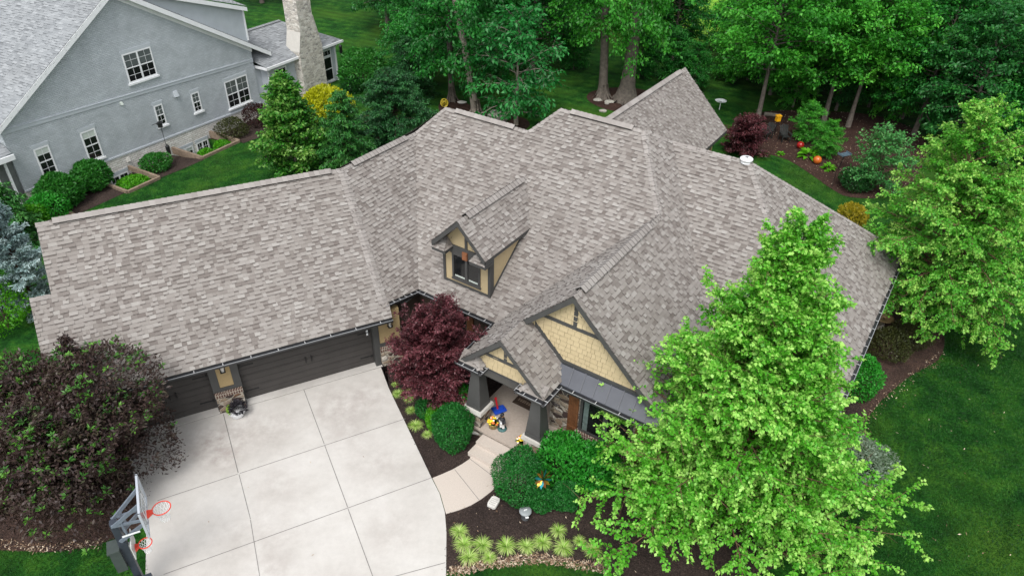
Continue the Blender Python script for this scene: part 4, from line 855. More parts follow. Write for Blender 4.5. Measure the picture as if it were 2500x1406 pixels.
# ---------------------------------------------------------------- basketball hoop
def hoop():
    B = Fr(-10.27, 11.45, .4683); p = B.p     # a towards the drive, b to the left
    t = thing('basketball_hoop', 'dark steel basketball hoop with a small second hoop lower on its post', 'basketball hoop', tuple(p(0, 0)))
    M_ST = plain('dark blue grey steel', (.035, .042, .055), .4, .15, 5); M_STL = plain('grey steel arm', (.14, .165, .2), .4, .15, 5)
    M_RIM = plain('orange rim', (.72, .06, .03), .45, .08, 5); M_NET = plain('white net cord', (.8, .8, .8), .8, .05, 5); M_FRAME = plain('pale backboard frame', (.4, .43, .47), .4, .1, 5)
    mt, tr, b, o = newmat('clear backboard'); b.inputs['Base Color'].default_value = (.62, .66, .68, 1); b.inputs['Roughness'].default_value = .08
    tb = tr.nodes.new('ShaderNodeBsdfTransparent'); tb.inputs[0].default_value = (.9, .92, .93, 1); mx = tr.nodes.new('ShaderNodeMixShader'); mx.inputs[0].default_value = .62; tr.links.new(b.outputs[0], mx.inputs[1]); tr.links.new(tb.outputs[0], mx.inputs[2]); tr.links.new(mx.outputs[0], o.inputs[0])
    c = MB(); c.box(B, -.09, .09, -.09, .09, 0, 3.12); c.box(B, -.13, .13, -.13, .13, 0, .04); c.box(B, -.1, .1, -.1, .1, 1.55, 2.35); c.build('post', M_ST, t)
    bz0, bz1, bw, bx = 2.9, 3.81, .7, .78
    c = MB(); c.box(B, bx-.012, bx+.012, -bw, bw, bz0, bz1); bd = c.build('backboard', mt, t)
    c = MB()
    for q in ((-bw-.02, -bw+.03, bz0-.02, bz1+.02), (bw-.03, bw+.02, bz0-.02, bz1+.02), (-bw, bw, bz0-.02, bz0+.03), (-bw, bw, bz1-.03, bz1+.02)): c.box(B, bx-.035, bx+.02, *q)
    c.build('board_frame', M_FRAME, bd)
    c = MB()
    for q in ((-.31, -.27, 3.12, 3.55), (.27, .31, 3.12, 3.55), (-.31, .31, 3.51, 3.55), (-.31, .31, 3.1, 3.14)): c.box(B, bx+.013, bx+.018, *q)
    c.build('target_square', M_WHITE, bd)
    c = MB()
    for s in (-.13, .13):
        c.bar(p(0, s, 3.08), p(bx-.02, s*2.2, 3.72), .05, .1); c.bar(p(0, s, 2.45), p(bx-.02, s*2.2, 3.02), .05, .1); c.bar(p(-.05, s, 3.1), p(bx-.1, s*1.6, 3.05), .045, .08); c.bar(p(.22, s*1.3, 2.62), p(.2, s*1.2, 3.22), .04, .07)
    c.build('support_arm', M_STL, t)
    c = MB(); c.box(B, .12, .55, -.292, -.286, 2.74, 2.8); c.build('white_decal', M_WHITE, t)
    c = MB(); c.box(B, -.36, -.1, -.2, .2, 1.35, 2.2); c.box(B, -.4, -.1, -.22, .22, 2.16, 2.22); c.build('crank_box', plain('grey green steel', (.05, .062, .058), .5, .2, 4), t)
    def rim(cx, z, r, parent, arm0):
        c = MB(); n = 28; pts = [p(cx+r*math.cos(2*PI*i/n), r*math.sin(2*PI*i/n), z) for i in range(n+1)]; c.tube(pts, .016, 6, cap=False)
        c.hexa([p(arm0, -.1, z-.14), p(cx-r+.01, -.06, z-.05), p(cx-r+.01, .06, z-.05), p(arm0, .1, z-.14), p(arm0, -.1, z), p(cx-r+.01, -.06, z), p(cx-r+.01, .06, z), p(arm0, .1, z)])
        rm = c.build('rim', M_RIM, parent)
        c = MB(); L = r*1.9; R = lambda h: r*(.97-.48*min(1, h/(L*.75))+(.06 if h > L*.8 else 0)); k = 12; lv = [0, .3, .52, .7, .85, 1.]
        for i in range(k):
            for s in (1, -1):
                c.tube([p(cx+R(h*L)*math.cos(2*PI*(i+s*j*.5)/k), R(h*L)*math.sin(2*PI*(i+s*j*.5)/k), z-.01-h*L) for j, h in enumerate(lv)], .0075, 4, cap=False)
        c.build('net', M_NET, rm)
    rim(bx+.15+.229, 3.05, .229, t, bx)
    sz0, sx, sw = 1.82, .2, .34
    c = MB(); c.box(B, sx-.012, sx+.012, -sw, sw, sz0, sz0+.48); c.box(B, .09, sx, -.06, .06, sz0+.1, sz0+.3); sb = c.build('small_backboard', plain('small pale backboard', (.5, .52, .5), .4, .15, 4), t)
    rim(sx+.1+.172, 1.93, .172, t, sx)
    c = MB(); c.box(B, -.12, .35, -.5, -.18, 0, .9); c.build('weight_box', M_ST, t)
hoop()
# ---------------------------------------------------------------- small things
RS = random.Random(5)
def solo(mb, name, mats, label, cat, group=None, smooth=False): return mb.build(name, mats, None, smooth, label, cat, group)
def flowerpot(u, v, label, seed):
    q = MF.p(u, v, .502); t = thing('flower_pot', label, 'flower pot', tuple(q), group='flower pots on the porch'); r = random.Random(seed)
    c = MB(); c.lathe(q, [(.1, 0), (.15, .02), (.17, .18), (.185, .2), (.185, .23), (.16, .23)], 20); c.build('pot', plain('ochre glazed pot', (.34, .25, .09), .5, .25, 6), t, True)
    c = MB()
    for i in range(150):
        a, e = r.uniform(0, 6.28), r.uniform(.2, 1.5); d = np.array([math.cos(a)*math.cos(e), math.sin(a)*math.cos(e), math.sin(e)]); b_ = q+[0, 0, .2]+d*[.2, .2, .16]*r.uniform(.5, 1); s_ = np.array([-d[1], d[0], 0])*.02; c.poly([b_-s_, b_+d*.03-s_*1.4, b_+d*.075, b_+d*.03+s_*1.4], 0)
    c.build('foliage', plain('pot foliage', (.05, .12, .03), .6, .3, 9), t)
    for nm, col, k in (('yellow_bloom', (.85, .62, .04), 13), ('orange_bloom', (.8, .2, .05), 9), ('white_bloom', (.85, .82, .78), 5)):
        c = MB()
        for i in range(k):
            a, e = r.uniform(0, 6.28), r.uniform(.25, 1.5); d = np.array([math.cos(a)*math.cos(e), math.sin(a)*math.cos(e), math.sin(e)]); c.lathe(q+[0, 0, .22]+d*[.2, .2, .2], [(.008, -.02), (.045, .0), (.03, .022), (.01, .028)], 8)
        c.build(nm, plain(nm, col, .6, .15, 9), t)
q1 = gp(1204, 1042, .5); u1, v1_ = MF.inv(q1[0], q1[1]); flowerpot(u1, v1_, 'ochre pot of yellow and orange flowers beside the left porch column', 3)
q1 = gp(1274, 1088, .5); u1, v1_ = MF.inv(q1[0], q1[1]); flowerpot(u1, v1_, 'smaller ochre flower pot at the foot of the right porch column', 8)
def planter():
    q = gp(581, 1016, 0)+[0, 0, .03]; t = thing('planter_bowl', 'white round planter bowl of dark leaves by the garage pier', 'planter', tuple(q)); r = random.Random(4)
    c = MB(); c.lathe(q, [(.14, 0), (.2, .02), (.27, .16), (.3, .26), (.31, .28), (.29, .28), (.26, .24)], 26); c.build('bowl', M_WHITE, t, True)
    c = MB()
    for i in range(420):
        a, e = r.uniform(0, 6.28), r.uniform(.05, 1.55); d = np.array([math.cos(a)*math.cos(e), math.sin(a)*math.cos(e), math.sin(e)]); b_ = q+[.06, .05, .27]+d*[.32, .32, .34]*r.uniform(.45, 1); s_ = np.array([-d[1], d[0], r.uniform(-.5, .5)])*.03; dd = d+[r.uniform(-.5, .5) for _ in range(3)]; c.poly([b_-s_*.4, b_+dd*.04-s_, b_+dd*.1, b_+dd*.04+s_], 0, r.random())
    c.build('dark_foliage', toned('black purple leaves', [(0, (.008, .008, .01)), (1, (.05, .045, .055))], .4), t)
    c = MB()
    for i in range(26):
        a = r.uniform(2.6, 4.2); b_ = q+np.array([math.cos(a)*.24, math.sin(a)*.24, .3+r.uniform(-.03, .08)]); d = np.array([math.cos(a), math.sin(a), r.uniform(0, .8)]); s_ = np.array([-d[1], d[0], 0])*.035; c.poly([b_, b_+d*.05-s_, b_+d*.11, b_+d*.05+s_])
    c.build('lime_foliage', plain('lime leaves', (.25, .42, .05), .5, .2, 9), t)
planter()
def toy():
    q = gp(1219, 1003, .5)+[0, 0, .003]; t = thing('toy_scoop', 'blue plastic toy with an upright red handle on the porch floor', 'toy', tuple(q))
    f = Fr(q[0], q[1], .5); c = MB(); c.hexa([f.p(-.2, -.15, q[2]), f.p(.2, -.13, q[2]), f.p(.2, .13, q[2]), f.p(-.2, .15, q[2]), f.p(-.26, -.2, q[2]+.09), f.p(.24, -.17, q[2]+.07), f.p(.24, .17, q[2]+.07), f.p(-.26, .2, q[2]+.09)]); c.bar(f.p(-.25, 0, q[2]+.1), f.p(.22, 0, q[2]+.1), .12, .05); c.build('scoop', plain('blue plastic', (.02, .08, .5), .35, .1, 5), t)
    c = MB(); c.tube([f.p(-.05, .02, q[2]+.09), f.p(-.1, .08, q[2]+.55)], .035, 10); c.tube([f.p(-.1, .08, q[2]+.55), f.p(-.11, .09, q[2]+.62)], .045, 10); c.build('handle', plain('red plastic', (.6, .02, .03), .35, .1, 5), t)
toy()
def statue():
    q = gp(1226, 1047, .5)+[0, 0, .002]; t = thing('porch_statue', 'painted statue of a small standing figure in white and black on a teal base', 'statue', tuple(q))
    W = lambda x, y, z: MF.p(*(np.array(MF.inv(q[0], q[1]))+[x, y]), z)+[0, 0, q[2]]
    c = MB(); c.lathe(q, [(.16, 0), (.17, .03), (.15, .07), (.1, .09)], 16); c.build('base', plain('teal paint', (.05, .13, .13), .5, .3, 9), t, True)
    c = MB()
    for s in (-1, 1): c.tube([W(s*.05, 0, .08), W(s*.05, -.01, .2), W(s*.045, 0, .34)], [.045, .05, .055], 10)
    c.build('trousers', plain('white painted cloth', (.72, .7, .68), .5, .1, 9), t, True)
    c = MB(); c.lathe(W(0, 0, .32)*[1, 1, 0]+[0, 0, q[2]+.32], [(.07, 0), (.09, .08), (.1, .18), (.08, .24), (.035, .27)], 14)
    for s in (-1, 1): c.tube([W(s*.09, 0, .52), W(s*.15, -.05, .43), W(s*.1, -.13, .4)], [.035, .032, .025], 8)
    c.build('jacket', plain('black painted cloth', (.03, .03, .035), .5, .2, 9), t, True)
    c = MB(); c.tube([W(-.03, -.1, .48), W(.03, -.1, .36)], [.05, .03], 8); c.build('white_front', M_WHITE, t, True)
    c = MB(); c.blob(W(0, -.005, .66), (.06, .062, .075), random.Random(1), 12, rough=.02)
    c.lathe(W(0, -.06, .655), [(.004, -.012), (.013, 0), (.004, .014)], 8)
    for s in (-1, 1): c.blob(W(s*.06, 0, .66), (.012, .016, .022), random.Random(2), 8, rough=.02)
    hd = c.build('head', plain('painted skin', (.3, .17, .1), .5, .1, 9), t, True)
    c = MB()
    for s in (-1, 1): c.blob(W(s*.022, -.056, .672), (.008, .006, .007), random.Random(2), 8, rough=.02)
    c.bar(W(-.018, -.063, .628), W(.018, -.063, .628), .006, .008); c.build('face_paint', M_IRON, hd)
    c = MB(); c.lathe(W(0, 0, .7), [(.062, -.01), (.066, .02), (.05, .06), (.01, .075)], 14); c.lathe(W(0, -.05, .7), [(.05, -.006), (.055, 0), (.05, .006)], 12); c.build('cap', plain('black cap', (.02, .02, .024), .4, .2, 9), t, True)
    for s in (-1, 1):
        for k in range(5): pass
statue()
q = gp(1283, 983, .5); f = Fr(q[0], q[1], -.5814)
t = thing('doormat', 'dark brown doormat lying by the front door', 'doormat', tuple(q)); c = MB(); c.box(f, -.42, .42, -.26, .26, .503, .52); c.build('mat', plain('coir mat', (.055, .035, .025), .95, .4, 30, bmp=.5), t)
c = MB()
for i in range(7): c.box(f, -.3+i*.088, -.25+i*.088+(i % 3)*.012, -.07, .07, .5205, .523)
c.build('worn_lettering', plain('worn mat print', (.2, .15, .11), .95, .3, 20), t)
def address_stone():
    q = gp(1205, 1229, 0)+[0, 0, .02]; f = Fr(q[0], q[1], -.42); t = thing('address_stone', 'white engraved stone slab lying in the mulch beside the walk', 'stone', tuple(q))
    P = [(-.13, -.2), (.1, -.22), (.15, -.17), (.16, .1), (.13, .2), (-.06, .22), (-.14, .16), (-.16, -.1)]
    c = MB(); c.prism([f.p(a, b_, .02) for a, b_ in P], (0, 0, .09)); c.build('slab', M_PALEROCK, t)
    c = MB(); r = random.Random(3)
    for row in range(4):
        x = -.1
        while x < .1: w_ = r.uniform(.015, .04); c.box(f, x, x+w_, .1-row*.075-.014, .1-row*.075+.014, .1105, .112); x += w_+.014
    c.build('engraving', plain('grey engraving', (.34, .33, .31), .9, .1, 9), t)
address_stone()
q = gp(1282, 1264, 0); t = thing('lidded_canister', 'round grey lidded canister standing in the front mulch bed', 'canister', tuple(q))
c = MB(); c.lathe(q, [(.13, 0), (.14, .3), (.12, .32)], 20); c.build('body', plain('dark plastic', (.03, .032, .035), .5, .1, 5), t, True); c = MB(); c.lathe(q+[0, 0, .33], [(.19, 0), (.2, .02), (.19, .05), (.1, .065), (.03, .07)], 24); c.build('lid', plain('grey plastic lid', (.24, .26, .27), .5, .08, 5), t, True)
c = MB(); c.bar(q+[-.05, -.02, .41], q+[.05, .02, .41], .03, .02); c.build('lid_handle', M_WHITE, t); c = MB(); c.box(Fr(q[0], q[1], .3), -.05, .05, -.2, -.14, .24, .28); c.build('clip', M_WHITE, t)
def spinner():
    q = gp(1322, 1232, 0); t = thing('wind_spinner', 'copper and teal metal wind spinner standing among the clipped shrubs', 'wind spinner', tuple(q))
    c = MB(); c.tube([q, q+[0, 0, 1.35]], .012, 8); c.build('stake', M_IRON, t)
    h = q+np.array([0, -.03, 1.3]); fx = np.array([.87, .5, 0]); fy = np.array([-.2, .35, .9]); nn = np.cross(fx, fy)
    cols = [plain('copper blade', (.4, .15, .05), .3, .3, 6, metal=.8), plain('teal blade', (.03, .25, .28), .3, .3, 6, metal=.6), plain('gold blade', (.6, .35, .06), .3, .3, 6, metal=.8)]
    for i in range(12):
        a = 2*PI*i/12; r0, r1 = (.05, .34); d = fx*math.cos(a)+fy*math.sin(a); s_ = -fx*math.sin(a)+fy*math.cos(a); c = MB()
        P = [h+d*r0, h+d*.16+s_*.05+nn*.03, h+d*r1+s_*.02+nn*.01, h+d*.24-s_*.045-nn*.03]; c.prism(P, nn*.004); c.build('blade', cols[(i*2) % 3], t)
spinner()
for i, (x, y, r, lab) in enumerate(((1183, 1068, (.12, .1, .09), 'grey rock at the corner of the porch steps'), (1193, 1080, (.1, .12, .08), 'mottled rock in front of the porch step corner'), (1188, 1092, (.09, .08, .06), 'small round rock nearest the walk by the steps'))):
    c = MB(); c.blob(gp(x, y, 0)+[0, 0, .05], r, random.Random(i), 12); solo(c, 'rock', M_ROCK, lab, 'rock', 'rocks by the porch steps')
c = MB(); a = gp(1150, 1058, 0)+[0, 0, .09]; b_ = gp(1180, 1064, 0)+[0, 0, .09]; pts = [a+(b_-a)*k/24 for k in range(25)]; c.tube(pts, [.06+.012*(k % 2) for k in range(25)], 12); solo(c, 'drain_pipe', plain('pale corrugated pipe', (.55, .54, .5), .6, .1, 8), 'pale corrugated drain pipe end beside the porch', 'pipe')
def shepherd_feeder():
    q = NF.p(3.5, 1.2, 0); t = thing('bird_feeder', 'dark bird feeder on a hooked pole against the grey brick wall', 'bird feeder', tuple(q))
    c = MB(); c.tube([q, q+[0, 0, 2.15], q+[-.15, -.1, 2.3], q+[-.4, -.25, 2.22]], .016, 6); c.build('pole', M_IRON, t); c = MB(); f = Fr(q[0], q[1], .3); c.box(f, -.14, .1, -.1, .1, 2.02, 2.26); c.hexa([f.p(-.2, -.15, 2.26), f.p(.16, -.15, 2.26), f.p(.16, .15, 2.26), f.p(-.2, .15, 2.26), f.p(-.02, -.15, 2.38), f.p(-.01, -.15, 2.38), f.p(-.01, .15, 2.38), f.p(-.02, .15, 2.38)]); c.build('feeder_box', M_IRON, t); c = MB(); c.lathe(q+[.05, 0, .3], [(.11, 0), (.12, .5), (.05, .62)], 12); c.build('baffle', M_IRON, t)
shepherd_feeder()
q = gp(838, 172, 0)
t = thing('bird_feeder', 'dark tube feeder on a pole beside the sunroom corner', 'bird feeder', tuple(q)); c = MB(); c.tube([q, q+[0, 0, 1.5]], .02, 6); c.build('pole', M_IRON, t); c = MB(); c.lathe(q+[0, 0, 1.4], [(.12, 0), (.12, .5), (.14, .52), (.02, .66)], 12); c.build('feeder_tube', M_IRON, t)
def ball(px, py, r, col, lab):
    q = gp(px, py, 0)+[0, 0, r]; c = MB(); c.lathe(q, [(r*math.sin(PI*i/14)+.002, -r*math.cos(PI*i/14)) for i in range(15)], 24); solo(c, 'garden_ball', plain('glazed ball', col, .12, .1, 3, spec=.6), lab, 'gazing ball', 'glazed garden balls', True)
ball(1952, 363, .24, (.3, .012, .012), 'glossy dark red garden ball on the mulch'); ball(1993, 400, .26, (.55, .13, .02), 'glossy orange garden ball beside the hosta')
def adirondack(px, py, rz, lab):
    q = gp(px, py, 0); t = thing('garden_chair', lab, 'chair', tuple(q), group='dark garden chairs in the back bed'); f = Fr(q[0], q[1], rz); M_ = M_CHAIR
    c = MB(); [c.hexa([f.p(-.26, y, .36), f.p(.26, y, .36), f.p(.26, y+.075, .345), f.p(-.26, y+.075, .345), f.p(-.26, y, .38), f.p(.26, y, .38), f.p(.26, y+.075, .365), f.p(-.26, y+.075, .365)]) for y in (-.25, -.16, -.07, .02, .11)]; c.build('seat', M_, t)
    c = MB(); [c.bar(f.p(x, .2, .33), f.p(x*1.25, .5, 1.0-abs(x)*.3), .085, .02, f.b) for x in (-.2, -.1, 0, .1, .2)]; c.bar(f.p(-.26, .42, .78), f.p(.26, .42, .78), .03, .06); c.build('backrest', M_, t)
    for s in (-1, 1):
        c = MB(); c.hexa([f.p(s*.28-.06, -.3, .55), f.p(s*.28+.06, -.3, .55), f.p(s*.28+.05, .35, .55), f.p(s*.28-.05, .35, .55), f.p(s*.28-.06, -.3, .575), f.p(s*.28+.06, -.3, .575), f.p(s*.28+.05, .35, .575), f.p(s*.28-.05, .35, .575)]); c.build('armrest', M_, t)
        for y in (-.26, .3): c = MB(); c.bar(f.p(s*.28, y, 0), f.p(s*.28, y, .55), .04, .07, f.b); c.build('leg', M_, t)
M_CHAIR = plain('black painted wood', (.022, .024, .023), .6, .3, 6)
adirondack(1868, 338, -.9, 'black slatted garden chair under the yellow lantern'); adirondack(1914, 345, .1, 'black slatted garden chair left of the red ball')
def lanternbox():
    q = gp(1890, 330, 0); f = Fr(q[0], q[1], .3); t = thing('yellow_lantern', 'small bright yellow box on a dark post above the chairs', 'lantern', tuple(q)); c = MB(); c.tube([q, q+[0, 0, 1.0]], .03, 8); c.build('post', M_IRON, t); c = MB(); c.box(f, -.15, .15, -.12, .12, 1.0, 1.36); c.hexa([f.p(-.19, -.16, 1.36), f.p(.19, -.16, 1.36), f.p(.19, .16, 1.36), f.p(-.19, .16, 1.36), f.p(-.15, -.13, 1.42), f.p(.15, -.13, 1.42), f.p(.15, .13, 1.42), f.p(-.15, .13, 1.42)]); c.build('box', plain('yellow paint', (.75, .36, .01), .5, .15, 6), t)
lanternbox()
def whitebench():
    q = gp(1822, 330, 0); f = Fr(q[0], q[1], -.75); t = thing('white_chair', 'ornate white metal garden chair behind the purple maple', 'chair', tuple(q)); c = MB()
    c.box(f, -.3, .3, -.25, .25, .42, .45); c.build('seat', M_WHITE, t); c = MB(); c.tube([f.p(-.3, .25, .45), f.p(-.3, .36, .95), f.p(-.18, .38, 1.05), f.p(.18, .38, 1.05), f.p(.3, .36, .95), f.p(.3, .25, .45)], .025, 6)
    for k in range(4): r = .05+.06*k; c.tube([f.p(r*math.cos(a), .33, .75+r*math.sin(a)*.9) for a in np.linspace(0, 6.28, 17)], .016, 5, cap=False)
    for k in range(9): c.bar(f.p(-.28+k*.07, .28, .5), f.p(-.28+k*.07, .36, 1.0), .02, .02)
    c.build('backrest', M_WHITE, t)
    for a in (-.27, .27):
        for b_ in (-.22, .22): c = MB(); c.tube([f.p(a, b_, 0), f.p(a, b_, .43)], .02, 6); c.build('leg', M_WHITE, t)
whitebench()
c = MB(); a = gp(1865, 283, 0)+[0, 0, .14]; b_ = gp(1905, 288, 0)+[0, 0, .14]; c.tube([a, (a+b_)/2+[0, 0, .01], b_], [.14, .13, .14], 12); solo(c, 'fallen_log', M_BARKP, 'pale fallen log behind the garden chairs', 'log')
def metalstand():
    q = gp(2046, 415, 0); t = thing('birdbath_stand', 'slate blue tray on a thin leaning metal stake', 'bird tray', tuple(q)); c = MB(); c.tube([q, q+[.15, .05, 1.0]], .022, 6); c.build('stake', M_IRON, t); f = Fr(q[0]+.15, q[1]+.05, .4); c = MB(); [c.box(f, -.32, .32, -.2+k*.11, -.12+k*.11, 1.0, 1.03) for k in range(4)]; c.box(f, -.35, -.31, -.22, .24, .98, 1.1); c.box(f, .31, .35, -.22, .24, .98, 1.1); c.build('tray', plain('slate blue metal', (.1, .15, .19), .5, .2, 6), t)
metalstand()
c = MB(); q = gp(2029, 462, 0); c.tube([q, q+[.0, 0, 1.0], q+[.1, .05, 1.25], q+[.28, .1, 1.2], q+[.3, .1, 1.05]], .014, 6); solo(c, 'garden_hook', M_IRON, 'thin black garden hook standing at the lawn edge', 'garden hook')
c = MB(); c.blob(gp(1215, 294, 0)+[0, 0, .3], (.75, .55, .42), random.Random(11), 18, rough=.12); solo(c, 'boulder', M_ROCK, 'large pale boulder in the mulch behind the roof', 'boulder')
r = random.Random(21)
for x, y, k, lab in ((1459, 246, .35, 'pale flat stone at the foot of the thinner tree trunk'), (1488, 250, .38, 'pale square stone between the two tall tree trunks'), (1481, 255, .18, 'small pale stone in front of the trunk ring'), (1472, 273, .3, 'white stone lying on the shaded lawn below the trunk ring'), (1127, 252, .35, 'pale round stone at the edge of the back mulch bed'), (170, 525, .3, 'tan flat stone on dark mulch beside the blue spruce')):
    c = MB(); c.blob(gp(x, y, 0)+[0, 0, .06], (k, k*.7, .09), r, 12, rough=.1); solo(c, 'flat_stone', (M_ROCK if x > 1400 else M_PALEROCK) if x > 200 else M_TIMBER, lab, 'stone', 'flat stones')
def yellowloops():
    q = gp(1085, 262, 0); c = MB(); r = random.Random(2)
    for i in range(7):
        a = r.uniform(0, 6.28); R_ = r.uniform(.14, .27); nx = np.array([math.cos(a), math.sin(a), r.uniform(-.3, .3)]); ny = np.array([-math.sin(a)*.5, math.cos(a)*.5, .9]); c.tube([q+[0, 0, .32]+nx*R_*math.cos(k)+ny*R_*math.sin(k) for k in np.linspace(0, 6.28, 15)], .03, 5, cap=False)
    solo(c, 'yellow_ornament', plain('yellow loops', (.6, .45, .04), .5, .2, 6), 'tangle of yellow loops showing above the left roof peak', 'ornament')
yellowloops()
q = gp(1756, 268, 0); t = thing('white_dish', 'shallow white dish on a stake beside the back gable', 'bird bath', tuple(q)); c = MB(); c.tube([q, q+[0, 0, .55]], .03, 8); c.build('stake', M_WHITE, t); c = MB(); c.lathe(q+[0, 0, .55], [(.1, 0), (.35, .08), (.42, .14), (.36, .12), (.08, .05)], 20); c.build('dish', M_WHITE, t, True)
q = gp(2148, 802, 0); t = thing('birdbath', 'tan stone birdbath in the shaded bed beside the right eave', 'bird bath', tuple(q)); c = MB(); c.lathe(q, [(.2, 0), (.12, .1), (.1, .45), (.16, .5)], 16); c.build('pedestal', M_ROCK, t, True); c = MB(); c.lathe(q+[0, 0, .5], [(.16, 0), (.36, .07), (.4, .12), (.36, .1), (.05, .06)], 22); c.build('basin', plain('tan stone', (.32, .22, .12), .8, .2, 8), t, True)
# ---------------------------------------------------------------- vegetation
def leaf_arrays(base, d, nrm, ln, wd, rng, fold=.18, curl=.15):
    d = d/np.linalg.norm(d, axis=1, keepdims=True); nrm = nrm-(nrm*d).sum(1, keepdims=True)*d; nrm /= np.linalg.norm(nrm, axis=1, keepdims=True)+1e-9
    s = np.cross(d, nrm); l = ln[:, None]; w_ = wd[:, None]
    return np.stack([base, base+d*l*.5+s*w_*.5+nrm*w_*fold, base+d*l-nrm*l*curl, base+d*l*.5-s*w_*.5+nrm*w_*fold], 1)
def quads_mesh(name, Q, tone, mat):
    n = len(Q); me = bpy.data.meshes.new(name); me.vertices.add(n*4); me.vertices.foreach_set('co', Q.astype(np.float32).ravel())
    me.loops.add(n*4); me.loops.foreach_set('vertex_index', np.arange(n*4, dtype=np.int32)); me.polygons.add(n)
    me.polygons.foreach_set('loop_start', np.arange(0, n*4, 4, dtype=np.int32))
    me.materials.append(mat); at = me.attributes.new('tone', 'FLOAT', 'FACE'); at.data.foreach_set('value', np.clip(tone, 0, 1).astype(np.float32)); me.update(calc_edges=True); return me
def grow(seed, H, base, R, prof, n1, el=(70, 20), droop=.5, n2=10, l2=.38, dens=26, leaf=(.07, .05), trunk_r=.12, stems=1, spread=.0, bark_n=7, lean=(0, 0), tip=.0, gap=.0, up=.6, sub=True, cl=.35, asym=(0, 0), vt=.3, bt=.13):
    """trunk and limb tubes, leaf quads and leaf tones of one tree at the origin"""
    rng = np.random.default_rng(seed); T = MB(); LB, LD, LN, LS, LT = [], [], [], [], []
    stem_pts = []
    for s in range(stems):
        a = rng.uniform(0, 6.28)+s*6.28/stems; k = 7; P = []
        for i in range(k):
            t = i/(k-1); o = spread*t**.8 if stems > 1 else 0
            P.append(np.array([math.cos(a)*o+lean[0]*t+rng.normal(0, .012*H)*min(1, t*3)*.5, math.sin(a)*o+lean[1]*t+rng.normal(0, .012*H)*min(1, t*3)*.5, H*(1 if s == 0 else rng.uniform(.72, .95))*t*.97]))
        T.tube(P, [max(.012, trunk_r*(1-t_)**.9*(1.25 if t_ == 0 else 1)*(1 if stems == 1 else .75)) for t_ in np.linspace(0, 1, k)], bark_n); stem_pts.append(np.array(P))
    for i in range(n1):
        t = (i+rng.uniform(0, 1))/n1; P = stem_pts[i % stems]; zt = base/H+(1-base/H)*t*.98
        x = zt*(len(P)-1); j = min(int(x), len(P)-2); p0 = P[j]+(P[j+1]-P[j])*(x-j)
        az = i*2.39996+rng.uniform(-.5, .5); Lb = R*prof(t)*rng.uniform(.72, 1.12)
        Lb *= 1+asym[0]*math.cos(az)+asym[1]*math.sin(az)
        if stems > 1: Lb = max(.2, Lb-.3*np.hypot(p0[0], p0[1]))
        e = math.radians(el[0]+(el[1]-el[0])*(1-t)+rng.uniform(-9, 9)); d = np.array([math.cos(az)*math.cos(e), math.sin(az)*math.cos(e), math.sin(e)])
        m_n = 5; B = [p0]; dd = d.copy()
        for k in range(1, m_n): dd = dd+np.array([rng.normal(0, .1), rng.normal(0, .1), -droop*.3*k/m_n+rng.normal(0, .06)]); dd /= np.linalg.norm(dd); B.append(B[-1]+dd*Lb/(m_n-1))
        B = np.array(B); r0 = max(.01, trunk_r*.35*(1-t*.7)); T.tube(B, list(np.linspace(r0, .006, m_n)), 4, cap=False)
        branchtone = rng.normal(0, bt)
        tw = []
        for k in range(n2):
            s_ = .18+.82*(k+rng.uniform(0, 1))/n2; x = s_*(m_n-1); j = min(int(x), m_n-2); q0 = B[j]+(B[j+1]-B[j])*(x-j); bd = B[j+1]-B[j]; bd /= np.linalg.norm(bd)
            sdv = np.cross(bd, [0, 0, 1.]); sdv /= np.linalg.norm(sdv)+1e-6; sg = 1 if k % 2 else -1
            td = bd*.65+sdv*sg*rng.uniform(.25, 1.1)+np.array([0, 0, rng.normal(.15, vt)]); td /= np.linalg.norm(td); tl = max(.12, Lb*l2*(1.15-s_*.75)*rng.uniform(.6, 1.2))
            q1 = q0+td*tl*.5; td2 = td+np.array([0, 0, -droop*.5]); td2 /= np.linalg.norm(td2); q2 = q1+td2*tl*.5; tw.append((q0, q1, q2, td, td2, tl, s_))
            if sub: T.tube([q0, q1, q2], [.007+r0*.12, .006, .003], 3, cap=False)
        tw.append((B[-2], (B[-2]+B[-1])/2, B[-1], dd, dd, Lb/(m_n-1), 1.))
        for q0, q1, q2, td, td2, tl, s_ in tw:
            if rng.random() < gap: continue
            n = max(3, int(dens*tl*rng.uniform(.7, 1.3))); f = rng.uniform(.08, 1.02, n); f1 = f[:, None]
            pos = np.where(f1 < .5, q0+(q1-q0)*f1*2, q1+(q2-q1)*(f1-.5)*2); sdv = np.cross(td, [0, 0, 1.]); sdv /= np.linalg.norm(sdv)+1e-6; sg = np.where(rng.random(n) < .5, 1, -1)[:, None]
            dv = td2*rng.uniform(.2, .9, (n, 1))+sdv*sg*rng.uniform(.3, 1., (n, 1))+np.array([0, 0, 1])*rng.normal(-.15-droop*.25, .3, (n, 1))
            nv = np.array([0, 0, up])+rng.normal(0, .45, (n, 3))+sdv*sg*.25
            LB.append(pos+rng.normal(0, leaf[0]*cl, (n, 3))); LD.append(dv); LN.append(nv); LS.append(rng.uniform(.65, 1.2, n))
            LT.append(.42+branchtone+rng.normal(0, .1)+rng.normal(0, .1, n)+tip*np.clip((f-.55)*2.2, 0, 1)*(.4+.6*s_))
    LB, LD, LN, LS, LT = map(np.concatenate, (LB, LD, LN, LS, LT))
    Q = leaf_arrays(LB, LD, LN, LS*leaf[0], LS*leaf[1], rng)
    return T, Q, LT
